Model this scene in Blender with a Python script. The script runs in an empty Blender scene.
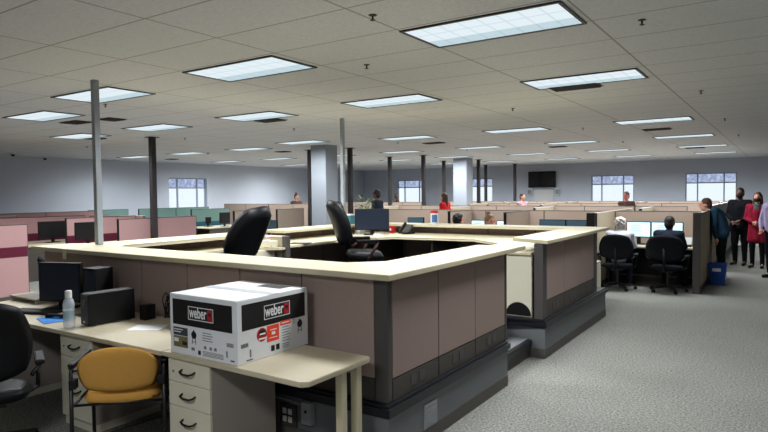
import bpy, bmesh, math, random
from mathutils import Vector, Matrix
random.seed(7)
SC = bpy.context.scene; COL = SC.collection
PI = math.pi
def R(a): return math.radians(a)
EYE = 1.72; CH = 2.903

# ------------------------------------------------------------------ camera
F, YAW, PITCH, ROLL = 597.5, -.5915, -.0383, -.0104
fw = Vector((math.sin(YAW)*math.cos(PITCH), math.cos(YAW)*math.cos(PITCH), math.sin(PITCH)))
rt = Vector((math.cos(YAW), -math.sin(YAW), 0)); up = rt.cross(fw)
r2 = math.cos(ROLL)*rt + math.sin(ROLL)*up; u2 = -math.sin(ROLL)*rt + math.cos(ROLL)*up
cd = bpy.data.cameras.new('camera'); cam = bpy.data.objects.new('camera', cd); COL.objects.link(cam)
cd.sensor_width = 36; cd.lens = F/768*36; cd.clip_start = .05; cd.clip_end = 200
m = Matrix((r2, u2, -fw)).transposed().to_4x4(); m.translation = (0, 0, EYE); cam.matrix_world = m
SC.camera = cam

# ------------------------------------------------------------------ materials
def lin(c): return tuple((x/12.92 if x <= .04045 else ((x+.055)/1.055)**2.4) for x in c)
MATS = {}
def mat(name, rgb, rough=.6, metal=0, spec=.4, noise=0, nscale=8, bump=0, bscale=200, emit=0, alpha=1, trans=0, stretch=None, sheen=0):
    if name in MATS: return MATS[name]
    M = bpy.data.materials.new(name); M.use_nodes = True; nt = M.node_tree; b = nt.nodes['Principled BSDF']
    c = lin([v/255 for v in rgb]) + (1,)
    b.inputs['Base Color'].default_value = c; b.inputs['Roughness'].default_value = rough
    b.inputs['Metallic'].default_value = metal; b.inputs['Specular IOR Level'].default_value = spec
    if sheen: b.inputs['Sheen Weight'].default_value = sheen
    tc = nt.nodes.new('ShaderNodeTexCoord'); src = tc.outputs['Object']
    if stretch:
        mp = nt.nodes.new('ShaderNodeMapping'); mp.inputs['Scale'].default_value = stretch
        nt.links.new(src, mp.inputs['Vector']); src = mp.outputs['Vector']
    if noise:
        n = nt.nodes.new('ShaderNodeTexNoise'); n.inputs['Scale'].default_value = nscale; n.inputs['Detail'].default_value = 4
        nt.links.new(src, n.inputs['Vector'])
        mx = nt.nodes.new('ShaderNodeMix'); mx.data_type = 'RGBA'
        mx.inputs[6].default_value = tuple(v*(1-noise) for v in c[:3])+(1,)
        mx.inputs[7].default_value = tuple(min(1, v*(1+noise)) for v in c[:3])+(1,)
        nt.links.new(n.outputs['Fac'], mx.inputs[0]); nt.links.new(mx.outputs[2], b.inputs['Base Color'])
    if bump:
        n2 = nt.nodes.new('ShaderNodeTexNoise'); n2.inputs['Scale'].default_value = bscale
        nt.links.new(src, n2.inputs['Vector'])
        bp = nt.nodes.new('ShaderNodeBump'); bp.inputs['Strength'].default_value = bump; bp.inputs['Distance'].default_value = .002
        nt.links.new(n2.outputs['Fac'], bp.inputs['Height']); nt.links.new(bp.outputs['Normal'], b.inputs['Normal'])
    if emit:
        b.inputs['Emission Color'].default_value = c; b.inputs['Emission Strength'].default_value = emit
    if trans:
        b.inputs['Transmission Weight'].default_value = trans; b.inputs['IOR'].default_value = 1.3
    if alpha < 1: b.inputs['Alpha'].default_value = alpha
    MATS[name] = M; return M

laminate = mat('laminate', (194, 185, 157), .38, noise=.06, nscale=3, stretch=(1, 14, 1), spec=.4)
deskwood = mat('desk_laminate', (184, 174, 150), .42, noise=.07, nscale=3, stretch=(1, 14, 1))
edgeband = mat('edge_band', (196, 186, 156), .45)
mauve = mat('mauve_fabric', (152, 133, 126), .95, noise=.08, nscale=60, bump=.3, bscale=400, spec=.1)
darkkick = mat('kick_plate', (74, 68, 64), .6, spec=.3)
trimmet = mat('panel_trim', (72, 69, 67), .5, spec=.35)
blacktrim = mat('black_seam', (28, 24, 24), .7)
bumperm = mat('rubber_bumper', (22, 24, 30), .42)
plinthg = mat('plinth_grey', (106, 109, 112), .6, noise=.05, nscale=5)
basem = mat('vinyl_base', (84, 80, 76), .6)
cream = mat('cream_metal', (205, 200, 180), .5)
creamside = mat('cream_metal_shaded', (156, 146, 138), .6)  # cream with the shade of the pedestal sides put into the colour
blackp = mat('black_plastic', (13, 13, 15), .5, spec=.3)
blackm = mat('black_metal', (16, 16, 17), .4, spec=.5)
leather = mat('black_leather', (11, 12, 15), .42, spec=.22, bump=.3, bscale=60)
blackfab = mat('black_fabric', (24, 25, 29), .9, spec=.1)
brownwood = mat('brown_arm', (58, 34, 30), .4)
chrome = mat('chrome', (190, 190, 195), .2, metal=1)
yellow = mat('mustard_fabric', (202, 150, 74), .85, noise=.06, nscale=40, bump=.25, bscale=500, spec=.15)
screen = mat('dark_screen', (30, 37, 52), .25, spec=.5)
poleg = mat('grey_pole', (150, 156, 162), .45)
posts = mat('dark_post', (44, 40, 42), .5)
colm = mat('column_paint', (142, 149, 158), .7, noise=.05, nscale=30, stretch=(8, 8, .3))
tan = mat('tan_fabric', (150, 134, 122), .95, noise=.07, nscale=50, spec=.1)
tanside = mat('beige_fabric', (168, 156, 134), .95, noise=.06, nscale=50, spec=.1)
pink = mat('pink_fabric', (164, 130, 130), .95, noise=.06, nscale=50, spec=.1)
maroon = mat('maroon_fabric', (84, 32, 48), .95, spec=.1)
green = mat('sage_fabric', (100, 128, 122), .95, noise=.05, nscale=50, spec=.1)
teal = mat('teal_fabric', (44, 82, 96), .95, spec=.1)
capl = mat('light_cap', (190, 180, 176), .4)
white = mat('white_plastic', (215, 216, 216), .5)
paper = mat('paper', (222, 224, 226), .8)
bluep = mat('blue_paper', (40, 120, 200), .7)
redp = mat('red_plastic', (190, 28, 34), .4)
binblue = mat('bin_blue', (24, 66, 140), .5)
card = mat('white_cardboard', (212, 214, 216), .6, noise=.02, nscale=20)
blackink = mat('black_ink', (20, 19, 20), .55)
whiteink = mat('white_ink', (225, 225, 225), .6)
redink = mat('red_ink', (170, 30, 36), .6)
orange = mat('orange_ink', (226, 66, 36), .6)
greyink = mat('grey_ink', (112, 112, 116), .7)
olive = mat('olive_photo', (112, 104, 70), .7, noise=.5, nscale=60)
darkphoto = mat('dark_photo', (58, 60, 66), .7, noise=.5, nscale=70)
framew = mat('window_frame', (150, 160, 176), .5)
ventd = mat('vent_dark', (62, 58, 46), .7)
lframe = mat('fixture_frame', (58, 56, 54), .5)
tape = mat('clear_tape', (226, 232, 238), .15, spec=.6)
outlet = mat('outlet_plate', (146, 150, 152), .5)
glowscr = mat('lit_screen', (190, 226, 240), .4, emit=.75)
glowtxt = mat('screen_text', (110, 160, 190), .4, emit=.35)
tealscr = mat('teal_screen', (60, 84, 100), .3)
cabinetg = mat('grey_cabinet', (150, 148, 144), .6)

def ceiling_mat():
    M = bpy.data.materials.new('ceiling_tile'); M.use_nodes = True; nt = M.node_tree; b = nt.nodes['Principled BSDF']
    b.inputs['Roughness'].default_value = .95; b.inputs['Specular IOR Level'].default_value = .1
    N = nt.nodes.new; L = nt.links.new
    tc = N('ShaderNodeTexCoord'); sx = N('ShaderNodeSeparateXYZ'); L(tc.outputs['Object'], sx.inputs[0])
    def line(out, off, per, w):
        a = N('ShaderNodeMath'); a.operation = 'ADD'; a.inputs[1].default_value = off; L(out, a.inputs[0])
        d = N('ShaderNodeMath'); d.operation = 'DIVIDE'; d.inputs[1].default_value = per; L(a.outputs[0], d.inputs[0])
        f = N('ShaderNodeMath'); f.operation = 'FRACT'; L(d.outputs[0], f.inputs[0])
        s = N('ShaderNodeMath'); s.operation = 'SUBTRACT'; s.inputs[1].default_value = .5; L(f.outputs[0], s.inputs[0])
        ab = N('ShaderNodeMath'); ab.operation = 'ABSOLUTE'; L(s.outputs[0], ab.inputs[0])
        g = N('ShaderNodeMath'); g.operation = 'GREATER_THAN'; g.inputs[1].default_value = .5-w/per/2; L(ab.outputs[0], g.inputs[0])
        return g.outputs[0]
    lx = line(sx.outputs[0], 2.353+1.2192*40, 1.2192, .016); ly = line(sx.outputs[1], -3.694+.6096*60, .6096, .014)
    mx_ = N('ShaderNodeMath'); mx_.operation = 'MAXIMUM'; L(lx, mx_.inputs[0]); L(ly, mx_.inputs[1])
    n = N('ShaderNodeTexNoise'); n.inputs['Scale'].default_value = 45; n.inputs['Detail'].default_value = 6; L(tc.outputs['Object'], n.inputs['Vector'])
    n3 = N('ShaderNodeTexNoise'); n3.inputs['Scale'].default_value = .6; L(tc.outputs['Object'], n3.inputs['Vector'])
    m1 = N('ShaderNodeMix'); m1.data_type = 'RGBA'; m1.inputs[6].default_value = (.60, .60, .61, 1); m1.inputs[7].default_value = (.86, .855, .86, 1)
    L(n.outputs['Fac'], m1.inputs[0])
    m3 = N('ShaderNodeMix'); m3.data_type = 'RGBA'; m3.blend_type = 'MULTIPLY'; m3.inputs[0].default_value = .25
    L(m1.outputs[2], m3.inputs[6]); L(n3.outputs['Color'], m3.inputs[7])
    m2 = N('ShaderNodeMix'); m2.data_type = 'RGBA'; m2.inputs[7].default_value = (.40, .38, .36, 1)
    L(mx_.outputs[0], m2.inputs[0]); L(m1.outputs[2], m2.inputs[6]); L(m2.outputs[2], b.inputs['Base Color'])
    bp = N('ShaderNodeBump'); bp.inputs['Strength'].default_value = .4; bp.inputs['Distance'].default_value = .004
    L(n.outputs['Fac'], bp.inputs['Height']); L(bp.outputs['Normal'], b.inputs['Normal'])
    return M
def carpet_mat():
    M = bpy.data.materials.new('carpet'); M.use_nodes = True; nt = M.node_tree; b = nt.nodes['Principled BSDF']
    b.inputs['Roughness'].default_value = 1; b.inputs['Specular IOR Level'].default_value = .05
    N = nt.nodes.new; L = nt.links.new
    tc = N('ShaderNodeTexCoord')
    n = N('ShaderNodeTexNoise'); n.inputs['Scale'].default_value = 55; n.inputs['Detail'].default_value = 3; n.inputs['Roughness'].default_value = .8
    L(tc.outputs['Object'], n.inputs['Vector'])
    n2 = N('ShaderNodeTexNoise'); n2.inputs['Scale'].default_value = .8; L(tc.outputs['Object'], n2.inputs['Vector'])
    cr = N('ShaderNodeValToRGB'); cr.color_ramp.elements[0].position = .36; cr.color_ramp.elements[1].position = .66
    cr.color_ramp.elements[0].color = (.098, .10, .09, 1); cr.color_ramp.elements[1].color = (.33, .33, .30, 1)
    L(n.outputs['Fac'], cr.inputs[0])
    mx = N('ShaderNodeMix'); mx.data_type = 'RGBA'; mx.blend_type = 'MULTIPLY'; mx.inputs[0].default_value = .35
    L(cr.outputs[0], mx.inputs[6]); 
    c2 = N('ShaderNodeValToRGB'); c2.color_ramp.elements[0].position = .35; c2.color_ramp.elements[0].color = (.72, .72, .72, 1); c2.color_ramp.elements[1].position = .6
    L(n2.outputs['Fac'], c2.inputs[0]); L(c2.outputs[0], mx.inputs[7]); L(mx.outputs[2], b.inputs['Base Color'])
    bp = N('ShaderNodeBump'); bp.inputs['Strength'].default_value = .6; bp.inputs['Distance'].default_value = .006
    L(n.outputs['Fac'], bp.inputs['Height']); L(bp.outputs['Normal'], b.inputs['Normal'])
    return M
def diffuser_mat():
    # prismatic troffer lens: long side local x 0..1.2, three bays across y, eight cells along x
    M = bpy.data.materials.new('lens_panel'); M.use_nodes = True; nt = M.node_tree
    for n in list(nt.nodes): nt.nodes.remove(n)
    N = nt.nodes.new; L = nt.links.new
    out = N('ShaderNodeOutputMaterial'); e = N('ShaderNodeEmission'); L(e.outputs[0], out.inputs[0]); e.inputs[1].default_value = LENS
    tc = N('ShaderNodeTexCoord'); sx = N('ShaderNodeSeparateXYZ'); L(tc.outputs['Object'], sx.inputs[0])
    def fr(out_, per):
        d = N('ShaderNodeMath'); d.operation = 'DIVIDE'; d.inputs[1].default_value = per; L(out_, d.inputs[0])
        f = N('ShaderNodeMath'); f.operation = 'FRACT'; L(d.outputs[0], f.inputs[0])
        s = N('ShaderNodeMath'); s.operation = 'SUBTRACT'; s.inputs[1].default_value = .5; L(f.outputs[0], s.inputs[0])
        a = N('ShaderNodeMath'); a.operation = 'ABSOLUTE'; L(s.outputs[0], a.inputs[0]); return a.outputs[0]
    fx = fr(sx.outputs[0], 1.16/8); fy = fr(sx.outputs[1], .57/3)
    mxx = N('ShaderNodeMath'); mxx.operation = 'MAXIMUM'; L(fx, mxx.inputs[0]); L(fy, mxx.inputs[1])
    cr = N('ShaderNodeValToRGB'); cr.color_ramp.elements[0].position = .42; cr.color_ramp.elements[0].color = (.78, .88, .93, 1)
    cr.color_ramp.elements[1].position = .5; cr.color_ramp.elements[1].color = (.62, .73, .78, 1)
    L(mxx.outputs[0], cr.inputs[0])
    # far bay of the three has a darker, bluer colour
    gt = N('ShaderNodeMath'); gt.operation = 'GREATER_THAN'; gt.inputs[1].default_value = .385; L(sx.outputs[1], gt.inputs[0])
    mm = N('ShaderNodeMix'); mm.data_type = 'RGBA'; mm.blend_type = 'MULTIPLY'; mm.inputs[7].default_value = (.70, .78, .80, 1)
    L(gt.outputs[0], mm.inputs[0]); L(cr.outputs[0], mm.inputs[6]); L(mm.outputs[2], e.inputs[0]); return M
LENS = 1.0
ceilm = ceiling_mat(); carpet = carpet_mat(); lens = diffuser_mat()
wallp = mat('wall_paint', (202, 209, 221), .85, noise=.03, nscale=2, spec=.2)
def glass_mat(name, film):
    M = bpy.data.materials.new(name); M.use_nodes = True; nt = M.node_tree
    for n in list(nt.nodes): nt.nodes.remove(n)
    N = nt.nodes.new; L = nt.links.new
    out = N('ShaderNodeOutputMaterial'); t = N('ShaderNodeBsdfTransparent'); g = N('ShaderNodeBsdfGlossy'); g.inputs['Roughness'].default_value = .05
    mx = N('ShaderNodeMixShader'); mx.inputs[0].default_value = .06; L(t.outputs[0], mx.inputs[1]); L(g.outputs[0], mx.inputs[2])
    if film:
        tc = N('ShaderNodeTexCoord'); n = N('ShaderNodeTexNoise'); n.inputs['Scale'].default_value = 9; n.inputs['Detail'].default_value = 8
        L(tc.outputs['Object'], n.inputs['Vector'])
        cr = N('ShaderNodeValToRGB'); cr.color_ramp.elements[0].position = .38; cr.color_ramp.elements[1].position = .62
        cr.color_ramp.elements[0].color = (.58, .61, .72, 1); cr.color_ramp.elements[1].color = (.76, .76, .87, 1)
        L(n.outputs['Fac'], cr.inputs[0]); L(cr.outputs[0], t.inputs[0])
    L(mx.outputs[0], out.inputs[0]); return M
glass = glass_mat('window_glass', False); film = glass_mat('window_film', True)

# ------------------------------------------------------------------ geometry helpers
class MB:
    def __init__(s): s.b = bmesh.new()
    def box(s, x0, y0, z0, x1, y1, z1, bev=0, M=None):
        r = bmesh.ops.create_cube(s.b, size=1); vs = r['verts']
        bmesh.ops.scale(s.b, verts=vs, vec=(abs(x1-x0), abs(y1-y0), abs(z1-z0)))
        bmesh.ops.translate(s.b, verts=vs, vec=((x0+x1)/2, (y0+y1)/2, (z0+z1)/2))
        if bev:
            es = {e for v in vs for e in v.link_edges}
            r = bmesh.ops.bevel(s.b, geom=list(es), offset=bev, segments=2, affect='EDGES', profile=.6)
            vs = list({v for f in r['faces'] for v in f.verts} | {v for v in vs if v.is_valid})
        if M: bmesh.ops.transform(s.b, matrix=M, verts=[v for v in vs if v.is_valid])
        return s
    def cyl(s, p0, p1, r0, r1=None, n=16):
        p0, p1 = Vector(p0), Vector(p1); d = p1-p0; r1 = r0 if r1 is None else r1
        q = d.to_track_quat('Z', 'Y').to_matrix().to_4x4(); q.translation = (p0+p1)/2
        bmesh.ops.create_cone(s.b, cap_ends=True, segments=n, radius1=max(r0, 1e-4), radius2=max(r1, 1e-4), depth=d.length, matrix=q); return s
    def ball(s, c, r, sc=(1, 1, 1), n=14, M=None):
        m_ = Matrix.Translation(c) @ (M or Matrix()) @ Matrix.Diagonal((r*sc[0], r*sc[1], r*sc[2], 1))
        bmesh.ops.create_uvsphere(s.b, u_segments=n, v_segments=max(6, n*2//3), radius=1, matrix=m_); return s
    def tube(s, pts, r, n=8):
        pts = [Vector(p) for p in pts]
        for a, b in zip(pts, pts[1:]): s.cyl(a, b, r, r, n)
        for p in pts[1:-1]: s.ball(p, r, n=n)
        return s
    def lathe(s, prof, n=24, c=(0, 0, 0)):
        rings = []
        for (r, z) in prof:
            rings.append([s.b.verts.new((c[0]+r*math.cos(2*PI*i/n), c[1]+r*math.sin(2*PI*i/n), c[2]+z)) for i in range(n)])
        for a, b in zip(rings, rings[1:]):
            for i in range(n): s.b.faces.new((a[i], a[(i+1) % n], b[(i+1) % n], b[i]))
        s.b.faces.new(rings[0][::-1]); s.b.faces.new(rings[-1]); return s
    def prism(s, poly, z0, z1, M=None, bev=0):
        a = [s.b.verts.new((x, y, z0)) for x, y in poly]; b = [s.b.verts.new((x, y, z1)) for x, y in poly]; n = len(poly)
        fs = [s.b.faces.new(a[::-1]), s.b.faces.new(b)]
        for i in range(n): fs.append(s.b.faces.new((a[i], a[(i+1) % n], b[(i+1) % n], b[i])))
        if bev:
            es = [e for e in {e for f in fs[:2] for e in f.edges}]
            bmesh.ops.bevel(s.b, geom=es, offset=bev, segments=2, affect='EDGES')
        if M:
            bmesh.ops.transform(s.b, matrix=M, verts=a+b)
        return s
    def done(s, name, m_, parent=None, smooth=False, label=None):
        bmesh.ops.recalc_face_normals(s.b, faces=s.b.faces)
        me = bpy.data.meshes.new(name); s.b.to_mesh(me); s.b.free(); me.materials.append(m_)
        if smooth:
            for p in me.polygons: p.use_smooth = True
            if smooth == 'auto':
                try: me.set_sharp_from_angle(angle=R(35))
                except Exception: pass
        o = bpy.data.objects.new(name, me); COL.objects.link(o)
        if parent: o.parent = parent
        if label: o['label'] = label
        return o
def thing(name, label, cat, loc=(0, 0, 0), rz=0, group=None):
    o = bpy.data.objects.new(name, None); COL.objects.link(o); o.empty_display_size = .1
    o.location = loc; o.rotation_euler = (0, 0, rz); o['label'] = label; o['category'] = cat
    if group: o['group'] = group
    return o
def tag(o, label, cat, group=None, kind=None):
    o['label'] = label; o['category'] = cat
    if group: o['group'] = group
    if kind: o['kind'] = kind
    return o
KIDS = {}
def dup(root, loc, rz, label, group=None):
    r = root.copy(); COL.objects.link(r); r.location = loc; r.rotation_euler = (0, 0, rz); r['label'] = label
    if group: r['group'] = group
    for ch in [o for o in bpy.data.objects if o.parent == root]:
        c = ch.copy(); COL.objects.link(c); c.parent = r
        for g in [o for o in bpy.data.objects if o.parent == ch]:
            d = g.copy(); COL.objects.link(d); d.parent = c
    return r
def struct(o, label=None):
    o['kind'] = 'structure'
    if label: o['label'] = label
    return o
TMP = bpy.data.scenes.new('workbench')
def tmp_mesh(o):
    TMP.collection.objects.link(o); vl = TMP.view_layers[0]; vl.update(); dg = vl.depsgraph; dg.update()
    me = bpy.data.meshes.new_from_object(o.evaluated_get(dg)); TMP.collection.objects.unlink(o); return me
def baked(o, *mods):
    for t, kw in mods:
        md = o.modifiers.new(t, t)
        for k, v in kw.items(): setattr(md, k, v)
    COL.objects.unlink(o); me = tmp_mesh(o); COL.objects.link(o); o.modifiers.clear(); o.data = me
    for p in me.polygons: p.use_smooth = True
    return o
def text_mesh(name, txt, size, m_, parent, M, bold=.0):
    cu = bpy.data.curves.new(name, 'FONT'); cu.body = txt; cu.size = size; cu.align_x = 'CENTER'; cu.align_y = 'CENTER'; cu.offset = bold; cu.extrude = .0003
    t = bpy.data.objects.new(name, cu); me = tmp_mesh(t); bpy.data.objects.remove(t)
    me.transform(M); me.materials.clear(); me.materials.append(m_)
    o = bpy.data.objects.new(name, me); COL.objects.link(o); o.parent = parent; return o

# ------------------------------------------------------------------ room shell
XL, XR, YB, YF = -18.6, 4.2, 25.8, -3.2
struct(MB().box(XL-.2, YF-.2, -.15, XR+.2, YB+.2, 0).done('floor', carpet))
struct(MB().box(XL-.2, YF-.2, CH, XR+.2, YB+.2, CH+.12).done('ceiling', ceilm))
struct(MB().box(XR, YF, 0, XR+.2, YB, CH).done('wall_right', wallp))
struct(MB().box(XL, YF-.2, 0, XR, YF, CH).done('wall_front', wallp))
WZ0, WZ1 = .95, 2.36
wins_b = [(-16.5, -14.8), (-12.96, -11.26), (-6.80, -5.10), (-3.23, -1.50)]
wins_l = [(13.69, 15.42), (21.45, 23.15)]
def wall_with_windows(name, a0, a1, wins, bx):
    mb = MB(); cur = a0
    for (p, q) in wins:
        bx(mb, cur, p, 0, CH); bx(mb, p, q, 0, WZ0); bx(mb, p, q, WZ1, CH); cur = q
    bx(mb, cur, a1, 0, CH); return struct(mb.done(name, wallp))
wall_with_windows('wall_back', XL, XR+.2, wins_b, lambda mb, p, q, z0, z1: mb.box(p, YB, z0, q, YB+.2, z1))
wall_with_windows('wall_left', YF, YB+.2, wins_l, lambda mb, p, q, z0, z1: mb.box(XL-.2, p, z0, XL, q, z1))
wn = 1
for kind, lst in (('b', wins_b), ('l', wins_l)):
    for (p, q) in lst:
        if kind == 'b': t = bpy.data.objects.new('window_%d' % wn, None); t.location = (p, YB+.05, 0)
        else: t = bpy.data.objects.new('window_%d' % wn, None); t.location = (XL-.05, p, 0); t.rotation_euler = (0, 0, PI/2)
        COL.objects.link(t); struct(t); wn += 1
        W = q-p; fr = MB(); e = .04
        for a, b in ((0, e), (W-e, W)): fr.box(a, 0, WZ0, b, .07, WZ1)
        for a in (.42, W-.42): fr.box(a-.022, 0.005, WZ0+e, a+.022, .065, WZ1-e)
        for z0, z1 in ((WZ0, WZ0+e), (WZ1-e, WZ1)): fr.box(e, .002, z0, W-e, .068, z1)
        fr.box(e, 0.01, 1.965, W-e, .06, 2.01)
        fr.done('window_frame', framew, t)
        MB().box(e, .03, WZ0+e, W-e, .036, 1.965).done('window_pane', glass, t)
        MB().box(e, .03, 2.01, W-e, .036, WZ1-e).done('window_film', film, t, label='patterned upper pane')

# ------------------------------------------------------------------ ceiling lights
rows = [(-7.0, [2, 0], 'added unseen rear'), (.05, [0, -2, -4], 'nearest'), (4.08, [0, -2, -4, -6, -8], 'second'), (11.5, [0, -2, -4, -6, -8, -10, -12], 'third'),  # rear row is added out of view to brighten the box front
        (17.45, [0, -2, -4, -6, -8, -10, -12], 'fourth'), (23.3, [0, -2, -4, -6, -8, -10, -12], 'fifth'), (29.1, [0, -2, -4, -6, -8], 'farthest')]
ordn = ['first', 'second', 'third', 'fourth', 'fifth', 'sixth', 'seventh', 'eighth']
fl = 1.2192*.97; fwid = .6096*.985
POW = 36
proto_l = None
def light_lamp(x, y, sp=150):
    ld = bpy.data.lights.new('troffer_lamp', 'AREA'); ld.shape = 'RECTANGLE'; ld.size = 1.1; ld.size_y = .5; ld.energy = POW
    ld.color = (.95, .98, 1.0); ld.spread = R(sp)
    lo = bpy.data.objects.new('troffer_lamp', ld); lo.location = (x, y, CH-.022); COL.objects.link(lo); return lo
for v, us, rn in rows:
    for k, u in enumerate(us):
        x = (u+.5)*1.2192-2.353-(.02 if v < 1 and u == 0 else .05 if v < 6 else .13); y = (v+.5)*.6096+3.694
        if u == -6 and v == 11.5: y -= .65
        if u == -6 and v == 23.3: y -= .3
        lab = '%s recessed fluorescent ceiling panel from the right in the %s row' % (ordn[k], rn)
        if proto_l is None:
            t = thing('ceiling_light', lab, 'light', (x, y, CH), 0, 'fluorescent ceiling panels'); proto_l = t
            f = MB(); 
            f.box(-fl/2, -fwid/2, -.012, fl/2, -fwid/2+.022, 0); f.box(-fl/2, fwid/2-.022, -.012, fl/2, fwid/2, 0)
            f.box(-fl/2, -fwid/2+.022, -.012, -fl/2+.022, fwid/2-.022, 0); f.box(fl/2-.022, -fwid/2+.022, -.012, fl/2, fwid/2-.022, 0)
            f.done('frame', lframe, t); 
            d = MB().box(0, 0, -.006, 1.157, .556, -.001).done('diffuser', lens, t); d.location = (-.5785, -.278, 0)
        else: t = dup(proto_l, (x, y, CH), 0, lab)
        lo = light_lamp(x, y, 150 if v < 6 else 168); lo.data.energy = POW*(1 if v < 15 else 1.4 if v < 20 else 1.9 if v < 28 else 2.9); lo.location = (0, 0, -.02); lo.parent = t
# corner fixture of the nearest rows on the far left
t = dup(proto_l, (-5.5*1.2192-2.353, 1.4*.6096+3.694, CH), 0, 'lone recessed ceiling panel at left between the nearest and second rows')
lo = light_lamp(0, 0); lo.location = (0, 0, -.02); lo.parent = t

vents = [(575, 86.5, 'beside the big second-row light right of centre', .55), (657, 129, 'right of the third-row lights', .5), (695, 147.5, 'far right between far lights', .5), (270, 120, 'under the second-row light left of centre', .5), (283, 151.5, 'left of the square column', .4),
         (434, 142.7, 'above the middle posts', .5), (558, 146.5, 'between far lights right of centre', .45), (76, 122, 'on the left by the grey pole', .5), (112, 119, 'right of the grey pole', .35), (95, 138.3, 'behind the grey pole', .4), (172, 159, 'near the left window', .4)]
def ray(px, py): return r2*((px-384)/F) + u2*((216-py)/F) + fw
def atz(px, py, h):
    d = ray(px, py); k = (h-EYE)/d.z; return Vector((d.x*k, d.y*k, h))
def aty(px, py, Y):
    d = ray(px, py); k = Y/d.y; return Vector((d.x*k, Y, EYE+d.z*k))
def atx(px, py, X):
    d = ray(px, py); k = X/d.x; return Vector((X, d.y*k, EYE+d.z*k))
for (px, py, w, s) in vents:
    p = atz(px, py, CH)
    t = thing('ceiling_vent', 'dark slatted air vent in the ceiling %s' % w, 'vent', (p.x, p.y, CH), 0, 'ceiling air vents')
    MB().box(-s/2, -.15, -.006, s/2, .15, 0).done('backing', ventd, t)
    m_ = MB()
    for i in range(6): m_.box(-s/2+.02, -.13+i*.048, -.02, s/2-.02, -.115+i*.048, -.006)
    m_.done('slats', lframe, t)
spr = [(642, 25.5), (701, 94), (724.8, 121), (738.6, 136.4), (583, 130), (623, 143), (512.8, 111), (398, 144), (467, 151), (366.7, 69), (372.7, 21), (105.5, 107.3), (87, 148), (185, 140), (294, 130.8), (208, 155)]
sprn = ['near the top right corner', 'at right below the long bright grid line', 'at far right past the third-row lights', 'at far right, smallest there', 'right of centre by the third-row light', 'between the right-hand far lights', 'in the middle above the grey divider lights', 'left of the middle posts', 'above the second square column', 'between the two big nearest lights', 'at the top centre of the picture', 'just right of the grey pole at left', 'far left near the wall', 'right of the left dark post', 'left of the square column', 'above the left window']
sp0 = None
for (px, py), w in zip(spr, sprn):
    p = atz(px, py, CH-.04); lab = 'small ceiling sprinkler head %s' % w
    if sp0 is None:
        sp0 = t = thing('sprinkler_head', lab, 'sprinkler', (p.x, p.y, CH), 0, 'ceiling sprinklers')
        MB().lathe([(.028, 0), (.028, -.004), (.007, -.008), (.007, -.032)], 14).done('escutcheon', lframe, t)
        MB().lathe([(.014, -.032), (.02, -.035), (.006, -.04)], 12).done('deflector', lframe, t)
    else: dup(sp0, (p.x, p.y, CH), 0, lab)
for (px, py, w) in [(45, 159.5, 'second from the left'), (13, 155.8, 'at the left edge')]:
    p = atz(px, py, CH-.08)
    t = thing('ceiling_camera', 'small dome camera under the ceiling by the left wall, %s' % w, 'camera', (max(p.x, XL+.2), p.y, CH), 0)
    MB().lathe([(.07, 0), (.07, -.03), (.05, -.04)], 16).done('housing', white, t)
    MB().ball((0, 0, -.05), .05, n=12).done('dome', blackp, t, True)

# ------------------------------------------------------------------ columns and posts
def column(x1, y0, w, dpt, lab):
    t = thing('square_column', lab, 'column', (x1-w/2, y0+dpt/2, 0))
    MB().box(-w/2, -dpt/2, 0, w/2, dpt/2, CH).done('shaft', colm, t)
    MB().box(-w/2-.012, -dpt/2-.012, 0.001, w/2+.012, dpt/2+.012, .1).done('base_trim', basem, t)
column(-9.2, 11.2, .46, .45, 'big light grey square column left of centre beside a dark post')
column(-9.08, 18.6, .5, .5, 'farther light grey square column in the middle of the office')
CT0, CT1 = 1.185, 1.222
def post(name, lab, x, y, w, h0, m_, flange=True, h1=CH):
    t = thing(name, lab, 'post', (x, y, h0))
    MB().box(-w/2, -w/2, 0, w/2, w/2, h1-h0-(.012 if flange else 0), bev=.006).done('shaft', m_, t)
    if flange: MB().box(-w*.95, -w*.95, h1-h0-.012, w*.95, w*.95, h1-h0).done('flange', m_, t)
    return t
post('power_pole', 'light grey power pole rising from the counter corner at left', -5.86, 3.46, .06, CT1+.0005, poleg, False)
post('power_pole', 'light grey power pole beside the tall black chair and square column', -5.807, 7.49, .056, CT1+.0005, poleg, False)
for x, y, w in [(-10.66, 7.476, 'nearest, at left before the window'), (-10.648, 12.3, 'just left of the square column'), (-9.417, 12.46, 'just right of the first square column'), (-10.75, 16.37, 'behind the standing man'),
                (-9.48, 16.37, 'right of the back window in the middle'), (-10.61, 19.84, 'beside the red-shirted person'), (-9.25, 19.95, 'touching the farther square column'), (-10.9, 24.25, 'in front of the middle window right of the column'), (-9.5, 24.09, 'left of the wall television')]:
    post('steel_post', 'dark floor-to-ceiling steel post %s' % w, x, y, .105, 0, posts)

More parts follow.
